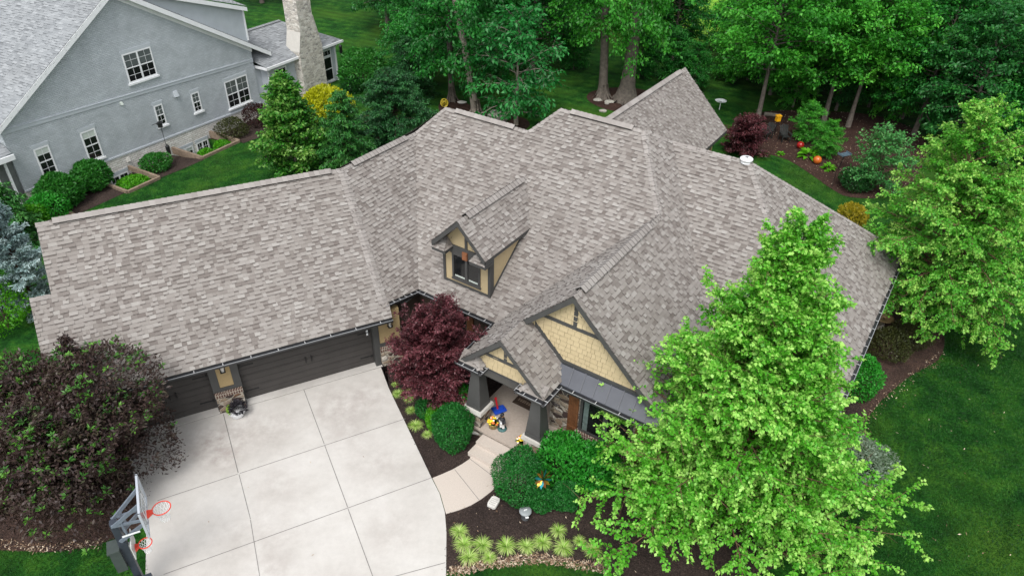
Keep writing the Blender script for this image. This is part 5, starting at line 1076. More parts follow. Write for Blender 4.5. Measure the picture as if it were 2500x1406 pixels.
def plant_obj(name, label, cat, loc, T, Q, tone, lm, bark, group=None, parts=('trunk', 'crown'), rz=0., scale=1.):
    t = thing(name, label, cat, tuple(loc), rz, group); t.scale = (scale,)*3
    o = bpy.data.objects.new(parts[0], T.mesh(parts[0], [bark], np.zeros(3), True)); COL.objects.link(o); o.parent = t
    c = bpy.data.objects.new(parts[1], quads_mesh(parts[1], Q, tone, lm)); COL.objects.link(c); c.parent = t
    return t
def copy_plant(src, loc, rz, scale, label, group=None, name=None):
    r = src.copy(); COL.objects.link(r); r.location = loc; r.rotation_euler = (0, 0, rz); r.scale = (scale,)*3; r['label'] = label
    if group: r['group'] = group
    for ch in list(src.children): c = ch.copy(); COL.objects.link(c); c.parent = r
    return r
cone = lambda a: (lambda t: (1-t)**a+.05)
dome = lambda t: max(.12, math.sin(PI*(.22+.76*t))**.8)
egg = lambda t: max(.1, math.sin(PI*(t*.8+.2))**.7*(1-.35*t))
pyr = lambda t: .12+.95*(1-t)**.75*min(1, .55+t*3)
LF = lambda n, a, b, c, **k: leafmat(n, [(0, a), (.5, b), (1, c)], **k)
L_BIRCH = LF('birch leaves', (.055, .27, .012), (.125, .46, .03), (.43, .73, .16)); L_BIRCH2 = LF('deeper green birch leaves', (.05, .24, .016), (.105, .41, .032), (.38, .64, .13))  # second set: slightly deeper green for the right-hand birch
L_MAPLE = LF('japanese maple leaves', (.035, .009, .013), (.09, .022, .028), (.22, .07, .085), trans=.2)
L_PURP = LF('purple ninebark leaves', (.022, .014, .014), (.066, .04, .035), (.082, .092, .045), trans=.15); L_PURPTIP = LF('fresh green tips', (.04, .13, .03), (.09, .27, .04), (.22, .48, .07))
L_FOR = LF('forest leaves', (.009, .085, .013), (.022, .19, .026), (.075, .4, .05)); L_FOR2 = LF('bright maple leaves', (.02, .14, .013), (.05, .3, .024), (.15, .52, .055)); L_FOR3 = LF('dull forest leaves', (.011, .08, .018), (.027, .17, .034), (.085, .34, .06))
L_TULIP = LF('glossy young leaves', (.02, .13, .015), (.05, .23, .02), (.26, .46, .1)); L_SPR = LF('spruce needles', (.01, .055, .018), (.022, .11, .03), (.05, .2, .05), trans=.1); L_HEM = LF('hemlock needles', (.015, .085, .02), (.03, .17, .025), (.09, .3, .05), trans=.1)
L_BLUE = LF('blue spruce needles', (.11, .19, .19), (.27, .39, .39), (.5, .62, .62), trans=.08); L_GOLD = LF('gold leaves', (.26, .27, .006), (.48, .5, .01), (.66, .68, .05)); L_BOX = LF('arborvitae sprays', (.007, .075, .012), (.017, .16, .022), (.05, .28, .04), trans=.15)
L_LEAFY = LF('broad green leaves', (.016, .16, .016), (.038, .32, .028), (.11, .48, .06)); L_BURN = LF('burning bush leaves', (.014, .11, .014), (.036, .2, .024), (.09, .33, .045)); L_LIME = LF('lime shrub leaves', (.05, .24, .01), (.1, .38, .014), (.2, .5, .04)); L_RED = LF('dark red leaves', (.02, .008, .008), (.05, .018, .018), (.09, .035, .03)); L_OLIVE = LF('bronze olive leaves', (.025, .035, .01), (.06, .07, .02), (.12, .13, .04)); L_GREY = LF('silver grey leaves', (.14, .2, .14), (.26, .34, .26), (.42, .5, .42)); L_YEL = LF('yellow new leaves', (.2, .2, .01), (.42, .34, .02), (.6, .48, .06)); L_BRSH = LF('shade leaves', (.008, .06, .012), (.016, .1, .018), (.04, .17, .03)); L_DOG = LF('dogwood leaves', (.03, .17, .035), (.07, .3, .07), (.22, .48, .17))
def tree(name, label, cat, loc, lm, bark, group=None, rz=0., **k):
    T, Q, tn = grow(**k); return plant_obj(name, label, cat, loc, T, Q, tn, lm, bark, group, rz=rz)
def ground(px, py): q = gp(px, py, 0); return (q[0], q[1], gz(q[0], q[1]))
# ---- river birches
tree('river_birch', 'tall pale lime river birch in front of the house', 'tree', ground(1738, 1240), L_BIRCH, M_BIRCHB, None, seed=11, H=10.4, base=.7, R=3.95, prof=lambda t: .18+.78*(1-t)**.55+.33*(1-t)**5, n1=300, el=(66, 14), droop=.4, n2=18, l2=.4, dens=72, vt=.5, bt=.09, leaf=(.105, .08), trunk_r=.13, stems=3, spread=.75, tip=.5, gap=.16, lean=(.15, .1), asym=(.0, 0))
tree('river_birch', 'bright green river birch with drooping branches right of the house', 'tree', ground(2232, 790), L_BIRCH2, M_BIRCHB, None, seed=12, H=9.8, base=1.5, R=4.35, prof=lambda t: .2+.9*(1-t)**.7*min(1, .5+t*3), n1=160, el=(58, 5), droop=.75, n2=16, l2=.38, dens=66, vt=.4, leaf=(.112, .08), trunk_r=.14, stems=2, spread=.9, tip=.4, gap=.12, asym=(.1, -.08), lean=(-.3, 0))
# ---- purple shrub and maples
tree('japanese_maple', 'deep burgundy japanese maple in the courtyard by the porch', 'tree', ground(1072, 985), L_MAPLE, M_TWIG, 'burgundy japanese maples', seed=31, H=4.35, base=1.0, R=1.8, prof=lambda t: max(.25, math.sin(PI*(.28+.6*t))**.6), n1=120, el=(72, 14), droop=.32, n2=14, l2=.42, dens=85, leaf=(.095, .055), trunk_r=.07, stems=2, spread=.35, tip=.22, up=1.)
tree('japanese_maple', 'burgundy japanese maple behind the back gable', 'tree', ground(1812, 378), L_MAPLE, M_TWIG, 'burgundy japanese maples', seed=32, H=1.95, base=.25, R=1.5, prof=lambda t: max(.25, math.sin(PI*(.3+.58*t))**.6), n1=70, el=(65, 5), droop=.5, n2=11, l2=.42, dens=55, leaf=(.14, .06), trunk_r=.06, tip=.2, up=1.)
# ---- conifers and garden trees between the houses
tree('young_tulip_tree', 'narrow green tree with pale tips in front of the grey sunroom', 'tree', ground(728, 432), L_TULIP, M_BARKP, None, seed=41, H=6.1, base=.35, R=2.35, prof=lambda t: .1+.95*(1-t)**.62*min(1, .6+t*2), n1=120, el=(62, 14), droop=.3, n2=13, l2=.38, dens=40, leaf=(.2, .12), trunk_r=.09, tip=.33)
def conifer(label, loc, H, R, lm, seed, dens=70, leaf=(.17, .045), n1=120, droop=.35, el=(35, -8), group=None, name='spruce_tree', up=1., pr=pyr, tip=.35, n2=13, l2=.3):
    return tree(name, label, 'tree', loc, lm, M_TWIG, group, seed=seed, H=H, base=.12*H*.5, R=R, prof=pr, n1=n1, el=el, droop=droop, n2=n2, l2=l2, dens=dens, leaf=leaf, trunk_r=.1, tip=tip, up=up, sub=False, cl=.2)
conifer('soft green hemlock between the gold shrub and the roof', ground(852, 432), 5.3, 2.1, L_HEM, 42, name='hemlock_tree', droop=.75)
conifer('wide dark green spruce touching the roof hip', ground(968, 372), 5.0, 3.1, L_SPR, 43, n1=170, dens=62, droop=.5, pr=lambda t: .2+.9*(1-t)**.6)
conifer('dark spruce left of the tall backyard trees', ground(1000, 245), 4.6, 2.2, L_SPR, 44, n1=80)
conifer('silvery blue spruce beside the garage gable', ground(92, 760), 5.7, 1.55, L_BLUE, 45, name='blue_spruce', el=(45, 5), droop=.05, leaf=(.14, .04), dens=95)
conifer('drooping green conifer at the corner of the grey house', ground(20, 600), 3.4, 2.0, L_HEM, 46, droop=.8, name='conifer', pr=lambda t: .3+.7*(1-t)**.6)
# ---- shrubs
def shell(seed, rx, rz, n, leaf, lump=.12, inner=.35, up=.5, shape=1., ry=None):
    rng = np.random.default_rng(seed); ry = ry or rx; d = rng.normal(0, 1, (n, 3)); d /= np.linalg.norm(d, axis=1, keepdims=True); d[:, 2] = np.where(d[:, 2] < -.75, -d[:, 2], d[:, 2])
    ph = rng.uniform(0, 6, 6); f = 1+lump*(np.sin(d[:, 0]*5+ph[0])+np.sin(d[:, 1]*5+ph[1])+np.sin(d[:, 2]*6+ph[2])+.7*np.sin(d[:, 0]*11+ph[3])*np.sin(d[:, 1]*11+ph[4]))*.5
    rad = np.where(rng.random(n) < inner, rng.uniform(.55, .95, n), rng.uniform(.93, 1.03, n))*f
    P = d*rad[:, None]*np.array([rx, ry, rz]); P[:, 2] += rz*.92; P[:, 2] = np.maximum(P[:, 2], .02)
    dv = d*.7+rng.normal(0, .6, (n, 3))+[0, 0, .25]; nv = d*.9+rng.normal(0, .45, (n, 3))+[0, 0, up*.5]
    s = rng.uniform(.65, 1.25, n); Q = leaf_arrays(P, dv, nv, s*leaf[0], s*leaf[1], rng); tn = .42+rng.normal(0, .13, n)+.12*np.sin(d[:, 0]*7+ph[5])*np.sin(d[:, 2]*8)
    return Q, tn
def purple():
    T, Q, tn = grow(seed=21, H=5.0, base=.4, R=2.55, prof=lambda t: max(.2, math.sin(PI*(.3+.62*t))**.8), n1=190, el=(78, 20), droop=.15, n2=16, l2=.36, dens=62, leaf=(.13, .055), trunk_r=.09, stems=7, spread=2.0, gap=.03)
    Qs, ts = shell(22, 2.85, 2.3, 24000, (.135, .056), .3, .5, ry=2.7); Qs[:, :, 2] += .45; Q = np.concatenate([Q, Qs]); tn = np.concatenate([tn, ts])
    rng = np.random.default_rng(3); t = plant_obj('purple_shrub', 'huge dark purple leaved shrub beside the driveway', 'shrub', ground(225, 1185), T, Q, tn, L_PURP, M_TWIG, parts=('stems', 'crown'))
    z = Q[:, 0, 2]; r = np.hypot(Q[:, 0, 0], Q[:, 0, 1]); sc = z*.5+r+rng.normal(0, .5, len(z)); idx = np.where(sc > np.quantile(sc, .62))[0]; c = Q[rng.choice(idx, 800), 2]; k = 8
    a = rng.uniform(0, 6.28, (len(c), k)); e = rng.uniform(.05, 1.1, (len(c), k)); d = np.stack([np.cos(a)*np.cos(e), np.sin(a)*np.cos(e), np.sin(e)], -1).reshape(-1, 3); b = np.repeat(c, k, 0)+d*.02
    q2 = leaf_arrays(b, d, np.array([0, 0, 1.])+rng.normal(0, .3, d.shape), rng.uniform(.1, .17, len(b)), rng.uniform(.04, .06, len(b)), rng); o = bpy.data.objects.new('green_tips', quads_mesh('green_tips', q2, np.repeat(rng.uniform(.1, .8, len(c)), k), L_PURPTIP)); COL.objects.link(o); o.parent = t
purple()
def shrub(label, loc, rx, rz, lm, n, leaf, name='shrub', cat='shrub', group=None, seed=1, lump=.12, inner=.35, ry=None, rz_=0.):
    Q, tn = shell(seed, rx, rz, n, leaf, lump, inner, ry=ry); T = MB(); r = random.Random(seed)
    for i in range(6): a = r.uniform(0, 6.28); T.tube([(0, 0, -.02), (math.cos(a)*rx*.3, math.sin(a)*rx*.3, rz*.8), (math.cos(a)*rx*.6, math.sin(a)*rx*.6, rz*1.3)], [.03, .02, .01], 5)
    return plant_obj(name, label, cat, loc, T, Q, tn, lm, M_TWIG, group, ('stems', 'foliage'), rz_)
def at(px, py): return ground(px, py)
S = [
 ('large round burning bush nearest the blue spruce', (156, 500), 1.05, .88, L_BURN, 5600, (.17, .08), 'round_bush'), ('round burning bush against the stone foundation of the grey house', (232, 458), .92, .76, L_BURN, 4800, (.17, .08), 'round_bush'),
 ('small vivid green bush between the large round bush and yellow shrub', (128, 530), .95, .68, L_LEAFY, 2200, (.15, .08), 'small_bush'), ('yellow green shrub at the corner below the small vivid bush', (92, 552), .75, .6, L_LIME, 1700, (.13, .07), 'small_bush'),
 ('loose dark green bush on the mulch under the bird feeder', (384, 408), .8, .52, L_BURN, 2300, (.14, .07), 'loose_bush'), ('olive green bush right of the wide basement windows', (570, 330), .98, .62, L_OLIVE, 2200, (.12, .06), 'loose_bush'), ('dark red bush at the foot of the sunroom wall', (630, 300), .9, .75, L_RED, 2200, (.12, .06), 'red_bush'),
 ('wide gold leaved shrub under the pale stone chimney', (800, 285), 1.75, 1.0, L_GOLD, 5200, (.2, .1), 'gold_shrub'), ('round light green shrub on the far striped lawn edge', (888, 212), 1.75, 1.35, L_BURN, 4200, (.22, .1), 'round_bush'),
 ('fat egg shaped arborvitae right of the front steps', (1265, 1212), .78, 1.05, L_BOX, 15000, (.06, .03), 'clipped_arborvitae'), ('low clipped globe under the wind spinner', (1322, 1238), .4, .44, L_BOX, 5000, (.055, .028), 'clipped_arborvitae'), ('clipped globe beside the low birch branches', (1378, 1232), .42, .46, L_BOX, 8000, (.055, .028), 'clipped_arborvitae'),
 ('egg shaped arborvitae between the maple and the porch', (1108, 1078), .72, .82, L_BOX, 13000, (.06, .03), 'clipped_arborvitae'), ('small lime clipped globe left of the egg shaped arborvitae', (1068, 1042), .42, .5, L_LIME, 5000, (.055, .028), 'clipped_arborvitae'), ('dark low globe hidden under the maple branches', (1042, 1012), .4, .4, L_BOX, 3500, (.055, .028), 'clipped_arborvitae'),
 ('broad leafy green shrub under the front window', (1368, 1160), .85, .85, L_LEAFY, 4600, (.13, .06), 'leafy_shrub'), ('second broad leafy shrub by the right shutter', (1445, 1175), .8, .8, L_LEAFY, 4000, (.13, .06), 'leafy_shrub'), ('upright leafy green shrub beside the left porch column', (1118, 1022), .72, .75, L_LEAFY, 3600, (.12, .06), 'leafy_shrub'),
 ('bronze green shrub nearest the birdbath at the right eave', (2160, 868), .85, .62, L_OLIVE, 4200, (.07, .04), 'bronze_shrub'), ('bronze green shrub in front of the right birch trunk', (2216, 838), .78, .58, L_OLIVE, 3600, (.07, .04), 'bronze_shrub'), ('dark holly bush under the corner of the right gutter', (2092, 965), .62, .95, L_LEAFY, 4200, (.09, .06), 'holly_bush'),
 ('silvery grey shrub half hidden by the front birch', (2090, 1160), 1.0, .75, L_GREY, 5000, (.09, .035), 'grey_shrub'), ('low dark green mound beside the right birch trunk', (2262, 800), .5, .2, L_BRSH, 1500, (.08, .03), 'ground_mound'), ('dark clipped ball at the tip of the back mulch bed', (2084, 462), .9, .62, L_BRSH, 3600, (.1, .06), 'round_bush'),
 ('yellow leaved shrub peeping out between roof edge and birch', (2076, 545), .75, .55, L_YEL, 2600, (.14, .05), 'yellow_shrub'), ('bright green shrub between the blue spruce and the purple shrub', (22, 800), 1.1, 1.25, L_LIME, 3000, (.14, .07), 'small_bush'), ('low shrub growing at the sunroom downspout', (862, 225), .8, .6, L_BRSH, 1500, (.15, .08), 'small_bush'),
 ('dark green bush at the right edge of the picture beside the birch', (2480, 690), 1.5, 1.3, L_FOR3, 5000, (.16, .08), 'dark_bush')]
for i, (lab, px_, rx, rz, lm, n, lf, nm) in enumerate(S): shrub(lab, at(*px_), rx, rz, lm, n, lf, nm, 'bush' if 'bush' in nm else 'shrub', None, 100+i)
# low hedges inside the timber wells
for lab, s_, t_, rx, ry, rz in (('low bright green hedge inside the first timber frame', .35, 1.8, .9, .8, .3), ('small bright green mound in front of the paired basement window', 5.5, 2.0, .48, .48, .32), ('bright green mound at the right end of the timber frame', 6.85, 2.0, .52, .52, .36)):
    p = NF.p(s_, t_); p[2] = gz(p[0], p[1]); shrub(lab, p, rx, rz, L_LIME, 3000, (.12, .06), 'low_hedge', 'hedge', 'low hedges in the timber frames', int(s_*10)+200, lump=.04, ry=ry, rz_=NF.ang)
tree('dogwood_tree', 'pale green layered dogwood between the back bed and the birch', 'tree', ground(2128, 465), L_DOG, M_TWIG, None, seed=61, H=3.4, base=.5, R=1.9, prof=lambda t: max(.2, math.sin(PI*(.25+.65*t))**.7), n1=50, el=(50, 5), droop=.3, n2=10, l2=.4, dens=24, leaf=(.17, .08), trunk_r=.07, tip=.3)
# ---- liriope clumps, blade by blade
M_LIR = LF('variegated grass blades', (.1, .26, .02), (.26, .48, .05), (.62, .7, .3), trans=.3)
def lirclump(seed, R, n):
    rng = np.random.default_rng(seed); q = []; tn = []
    for i in range(n):
        a = rng.uniform(0, 6.28); L = R*rng.uniform(.75, 1.2); e = rng.uniform(.3, 1.25); d = np.array([math.cos(a), math.sin(a), 0]); s = np.array([-d[1], d[0], 0])*rng.uniform(.007, .011); p = d*rng.uniform(0, .06); w0 = s
        k = 4; tone = rng.uniform(.15, .95)
        for j in range(k):
            e2 = e-1.0*(j/k)*1.9; p2 = p+(d*math.cos(e2)+np.array([0, 0, math.sin(e2)]))*L/k; p2[2] = max(.01, p2[2]); w1 = s*(1-(j+1)/k*.85); q.append([p-w0, p2-w1, p2+w1, p+w0]); tn.append(tone+.08*j); p, w0 = p2, w1
    return quads_mesh('blades', np.array(q), np.array(tn), M_LIR)
LM = [lirclump(s, .36, 210) for s in (1, 2, 3)]
LP = [(1122, 1300, 1.), (1132, 1330, 1.1), (1178, 1332, 1.1), (1146, 1362, 1.1), (1194, 1362, .85), (1236, 1335, 1.15), (1285, 1336, 1.0), (1325, 1325, 1.1), (1363, 1298, .95), (1375, 1338, 1.1), (1415, 1322, .75), (1447, 1345, 1.05), (972, 962, .8), (998, 975, .75), (1003, 1003, .72), (1016, 1040, .95), (1043, 1062, .7), (965, 940, .55), (1032, 1012, .5), (1000, 955, .5)]
posw = ['leftmost of the front row by the driveway curve', 'second along the driveway edge below the first tuft', 'third in the front bed, right of the driveway pair', 'nearest the lawn at the left end of the bed', 'small tuft between two larger ones at the lawn edge', 'wide pale tuft below the canister', 'rich green tuft in the middle of the row', 'largest pale tuft with straw at its foot', 'tuft set back from the row under birch leaves', 'tuft in the row in front of the set back one', 'smallest pale tuft near the row end', 'last tuft of the row, under the birch', 'first below the maple at the drive edge', 'second along the drive by the maple', 'third along the drive by the maple', 'largest tuft along the drive by the arborvitae', 'small tuft in front of the lime globe', 'tiny tuft nearest the garage corner', 'thin tuft against the clipped globe', 'thin tuft under the maple edge']
for i, ((x, y, s), w_) in enumerate(zip(LP, posw)):
    p = ground(x, y); o = bpy.data.objects.new('grass_tuft', LM[i % 3]); COL.objects.link(o); o.location = (p[0], p[1], .015); o.scale = (s*.9, s*.9, s*.9); o.rotation_euler = (0, 0, i*1.7); tag(o, 'variegated grass tuft, '+w_, 'ornamental grass', 'variegated grass tufts in the beds')
# ---- hostas
def hosta(px, py, R, lab, seed):
    rng = np.random.default_rng(seed); n = 34; a = rng.uniform(0, 6.28, n); e = rng.uniform(.1, 1.2, n); d = np.stack([np.cos(a)*np.cos(e), np.sin(a)*np.cos(e), np.sin(e)], 1); Q = leaf_arrays(d*R*rng.uniform(.3, .6, (n, 1)), d*[1, 1, .5], np.array([0, 0, 1.])+rng.normal(0, .2, (n, 3)), rng.uniform(.7, 1.1, n)*R*.8, rng.uniform(.7, 1., n)*R*.45, rng, curl=.3)
    o = bpy.data.objects.new('hosta', quads_mesh('leaves', Q, rng.uniform(.3, .9, n), L_LIME)); COL.objects.link(o); o.location = ground(px, py); tag(o, lab, 'hosta', 'hostas in the back bed')
hosta(1975, 384, .75, 'big light green hosta between the red and orange balls', 1); hosta(2022, 414, .45, 'small light green hosta beside the orange ball', 2); hosta(1905, 378, .25, 'tiny weed in the back bed near the lawn', 3)
# ---- woods behind
P_ = [plant for plant in ()]
def proto(seed, lm, bark, **k):
    T, Q, tn = grow(seed=seed, **k); return T, Q, tn, lm, bark
woods = 'trees of the wood behind the house'
big = dict(n1=74, n2=13, l2=.42, dens=21, leaf=(.26, .15), sub=False, cl=.5)
kinds = [dict(seed=71, H=12, base=2.6, R=4.6, prof=dome, el=(60, 0), droop=.55, trunk_r=.2, tip=.25, **big), dict(seed=72, H=11, base=1.8, R=4.2, prof=dome, el=(55, -5), droop=.7, trunk_r=.17, tip=.25, **big), dict(seed=73, H=13, base=3.2, R=4.8, prof=egg, el=(65, 0), droop=.45, trunk_r=.22, tip=.2, **big), dict(seed=74, H=9, base=1.2, R=3.8, prof=dome, el=(55, -5), droop=.6, trunk_r=.13, tip=.3, **big)]
kind6 = dict(seed=75, H=12, base=4.4, R=4.3, prof=dome, el=(55, 5), droop=.4, trunk_r=.19, tip=.3, **big)
geo = []
for k, lm, nm in zip(kinds, (L_FOR, L_FOR2, L_FOR3, L_FOR2), ('forest_tree', 'maple_tree', 'forest_tree', 'maple_tree')):
    T, Q, tn = grow(**k); geo.append((T.mesh('trunk', [M_BARK], np.zeros(3), True), quads_mesh('crown', Q, tn, lm), nm))
geo.append((geo[0][0], geo[0][1].copy(), 'forest_tree')); geo[4][1].materials[0] = L_FOR3
geo.append((geo[3][0], geo[3][1].copy(), 'forest_tree')); geo[5][1].materials[0] = L_FOR
T, Q, tn = grow(**kind6); geo.append((T.mesh('trunk', [M_BARK], np.zeros(3), True), quads_mesh('crown', Q, tn, L_FOR2), 'maple_tree'))
def wood(kind, loc, s, rz, label, zs=1.):
    tm, cm, nm = geo[kind]; t = thing(nm, label, 'tree', loc, rz, woods); t.scale = (s, s, s*zs)
    for n, me in (('trunk', tm), ('crown', cm)): o = bpy.data.objects.new(n, me); COL.objects.link(o); o.parent = t
    return t
def bigtrunk(loc, H, r, lean, label, base, R, seed, flare=1.9, lm=L_FOR2, bark=M_BARK, n1=40, el=(60, -20)):
    T, Q, tn = grow(seed=seed, H=H, base=base, R=R, prof=dome, n1=n1, el=el, droop=.9, n2=11, l2=.4, dens=20, leaf=(.27, .15), trunk_r=.02, sub=False, cl=.5, lean=lean)
    rg = random.Random(seed); pts = []; rad = []
    for i in range(14):
        t = i/13; pts.append((lean[0]*t+.06*math.sin(5*t), lean[1]*t, H*.9*t)); rad.append(r*(1-.45*t)*(1+(flare-1)*math.exp(-t*22)))
    T.tube(pts, rad, 14)
    for k in range(7): a = k*.9+rg.uniform(-.2, .2); T.tube([(math.cos(a)*r*.75, math.sin(a)*r*.75, 1.1), (math.cos(a)*r*1.1, math.sin(a)*r*1.1, .45), (math.cos(a)*r*2.2, math.sin(a)*r*2.2, .0)], [r*.25, r*.33, r*.14], 7)
    return plant_obj('tall_tree', label, 'tree', loc, T, Q, tn, lm, bark)
bigtrunk(ground(1527, 246), 17, .5, (.1, .3), 'tallest tree with a thick flared grey trunk in the mulch ring', 5.6, 5.5, 81); bigtrunk(ground(1471, 240), 15, .33, (-.9, .4), 'thinner tall trunk left of the thick flared one', 5.6, 4.5, 82, 1.5)
bigtrunk(ground(1162, 281), 12, .27, (-1.9, 1.0), 'leaning tree with peeling pale bark behind the left roof peak', 3.6, 4.2, 83, 1.2, L_FOR, M_BARKP, 44, (55, -12)); bigtrunk(ground(1103, 247), 13, .23, (-.3, .6), 'dark trunked tree behind the yellow ornament', 2.6, 4.4, 84, 1.3, L_FOR, M_BARK, 50, (55, -12))
tree('understory_tree', 'small large leaved tree in front of the dark lawn behind the roof', 'tree', ground(1260, 305), LF('large glossy leaves', (.01, .1, .02), (.02, .2, .035), (.06, .34, .08)), M_BARKP, None, seed=85, H=7.5, base=1.0, R=3.6, prof=lambda t: max(.2, math.sin(PI*(.3+.65*t))**.7), n1=42, el=(60, 5), droop=.8, n2=9, l2=.4, dens=15, leaf=(.34, .16), trunk_r=.14, tip=.3)
W_ = [(4, 948, 82, 1.0, 'broad tree at the edge of the striped lawn, trunk ringed with mulch'), (0, 1060, 150, .95, 'dense tree behind the dark spruce by the striped lawn'), (5, 1010, 205, .62, 'bright low tree between the dark spruce and the leaning tree'), (2, 1190, 170, 1.0, 'dark tree filling the gap behind the leaning pale trunk'), (0, 1300, 180, .95, 'dark tree behind the large leaved understory tree'), (2, 1370, 120, 1.0, 'tree in deep shade left of the thinner tall trunk'), (4, 1600, 110, 1.0, 'dark tree right of the thickest trunk'), (0, 1640, 150, .8, 'dark tree above the tip of the back gable'), (5, 1690, 220, .4, 'low shrubby tree beyond the tip of the back gable'),
 (3, 1790, 200, .62, 'bright maple leaning over the back gable edge'), (6, 1843, 318, .95, 'bright green maple with a grey trunk behind the black chairs'), (6, 1905, 190, 1.1, 'large maple above the yellow lantern'), (6, 1990, 230, 1.0, 'dark maple above the red garden ball'), (3, 1963, 345, .3, 'small maple sapling standing over the black chairs'), (6, 2010, 300, .9, 'mid green maple behind the orange ball'), (6, 2070, 310, .85, 'slanting dark tree over the slate blue tray'), (4, 2110, 190, 1.1, 'dull green tree with a dead brown branch'), (2, 2160, 250, 1.0, 'dark tree behind the dogwood'), (3, 2010, 383, .27, 'thin young tree by the hosta with a bare stem'), (4, 2250, 210, 1.1, 'tree behind the top of the right birch'), (0, 2330, 290, 1.0, 'dense tree at the right of the dogwood'), (2, 2420, 200, 1.1, 'tall dark tree near the upper right corner'), (4, 2500, 300, 1.05, 'dark tree on the right edge behind the birch'), (5, 2440, 400, .8, 'dark low tree right behind the right birch'), (0, 2560, 460, .8, 'dark tree cut by the right edge of the picture'), (2, 1890, 80, 1.1, 'dark trunked tree at the top edge beside the sunny meadow'), (1, 1960, 100, 1.1, 'broad maple at the top edge right of the meadow'), (0, 2060, 110, 1.15, 'dark maple at the top edge above the dead branch'), (4, 2200, 110, 1.15, 'dull maple at the top edge right of centre'), (2, 2360, 110, 1.15, 'dark maple at the top edge near the corner'), (4, 2490, 110, 1.2, 'maple in the upper right corner'), (0, 1430, 60, 1.1, 'dark tree at the top edge behind the thin tall trunk'), (2, 1540, 60, 1.1, 'dark tree at the top edge behind the thick trunk'), (0, 1585, 30, .9, 'dark tree at the top edge left of the meadow'), (4, 1330, 60, 1.1, 'dark tree at the top edge above the understory tree'), (2, 1220, 70, 1.1, 'dark tree at the top edge above the leaning trunk'), (0, 1110, 60, 1.05, 'dark tree at the top edge right of the striped lawn'), (4, 640, 8, .95, 'dark tree left of the pale chimney top'), (0, 700, -4, 1.0, 'dark tree behind the pale chimney'), (2, 780, -22, 1.0, 'dark tree above the striped lawn right of the chimney'), (0, 880, -25, 1.0, 'dark tree at the top of the striped lawn'), (4, 980, 0, 1.1, 'dull tree at the far corner of the striped lawn'), (0, 2230, 330, .8, 'dark tree behind the crown of the right birch'), (4, 2330, 380, .8, 'dull tree directly behind the top of the right birch'), (1, 1935, 262, .42, 'low leafy maple behind the seats and left of the sapling'), (4, 2040, 270, .5, 'dull low tree at the rear rim of the back bed'), (1, 2120, 262, .5, 'low maple at the rear rim of the back bed behind the dogwood'), (1, 1825, 195, .65, 'low leafy tree beyond the white chair'), (5, 1945, 190, .7, 'dark low tree between two maple trunks above the chairs'), (1, 1880, 232, .8, 'green undergrowth tree in the shade behind the black chairs'), (4, 1975, 215, .8, 'dull undergrowth tree behind the red ball'), (1, 2085, 235, .8, 'mid green undergrowth tree behind the slate blue tray'), (5, 1770, 130, .6, 'low tree at the rim of the sunny meadow'), (2, 2440, 330, .95, 'dark tree between the right birch and the upper right corner'), (1, 2200, 290, .8, 'mid green maple right of the dogwood'), (5, 1560, 190, .45, 'low undergrowth tree behind the thick trunk'), (5, 1640, 200, .45, 'low undergrowth tree left of the back gable tip'), (5, 1400, 170, .42, 'low brownish undergrowth tree in the shade behind the thin trunk')]
for i, (k, x, y, s, lab) in enumerate(W_): p = ground(x, y); wood(k, p, s, i*1.9, lab, 1.)
# dead brown branch
rg = np.random.default_rng(9); T = MB(); c0 = gp(2110, 190, 0)+np.array([-1.2, -3.2, 5.6]); Qs = []
for i in range(9):
    d = np.array([rg.uniform(-1, 1), rg.uniform(-1, .2), rg.uniform(-.9, -.1)]); d /= np.linalg.norm(d); e = c0+d*rg.uniform(.8, 1.9); T.tube([c0, (c0+e)/2, e], [.02, .012, .006], 4); n = 40; f = rg.uniform(.2, 1, (n, 1)); Qs.append(leaf_arrays(c0+(e-c0)*f+rg.normal(0, .06, (n, 3)), rg.normal(0, 1, (n, 3))+[0, 0, -.6], rg.normal(0, 1, (n, 3)), rg.uniform(.1, .2, n), rg.uniform(.03, .06, n), rg))
t = thing('dead_branch', 'broken branch of brown withered leaves hanging in the dull green tree', 'branch', tuple(c0)); o = bpy.data.objects.new('twigs', T.mesh('twigs', [M_TWIG], c0, True)); COL.objects.link(o); o.parent = t; o = bpy.data.objects.new('withered_leaves', quads_mesh('withered_leaves', np.concatenate(Qs)-c0, rg.uniform(0, 1, 360), LF('withered leaves', (.08, .05, .025), (.16, .1, .05), (.26, .18, .1)))); COL.objects.link(o); o.parent = t
# ---- grass blades, mulch chips and litter
def inpoly(P, L):
    x, y = P[:, 0], P[:, 1]; c = np.zeros(len(P), bool); n = len(L)
    for i in range(n):
        x1, y1 = L[i][:2]; x2, y2 = L[(i+1) % n][:2]; c ^= ((y1 > y) != (y2 > y)) & (x < (x2-x1)*(y-y1)/(y2-y1+1e-12)+x1)
    return c
def scatter(L, dens, rng, avoid=()):
    A = np.array([p[:2] for p in L]); lo, hi = A.min(0), A.max(0); n = int((hi-lo).prod()*dens); P = rng.uniform(lo, hi, (n, 2)); k = inpoly(P, L)
    for a in avoid: k &= ~inpoly(P, a)
    return P[k]
beds = [px_poly(b) for b in (BED_COURT, BED_FRONT, BED_SIDE, BED_PURPLE, BED_BACK, BED_TRUNKS, BED_ISLE)]
drv = [G.p(-9.75, .5), G.p(-.28, .5)]+px_poly([(930, 897), (985, 1023), (1053, 1166), (1089, 1260), (1089, 1406)])+[G.p(-1.8, -16), G.p(-9.9, -16), G.p(-9.3, -3.3)]
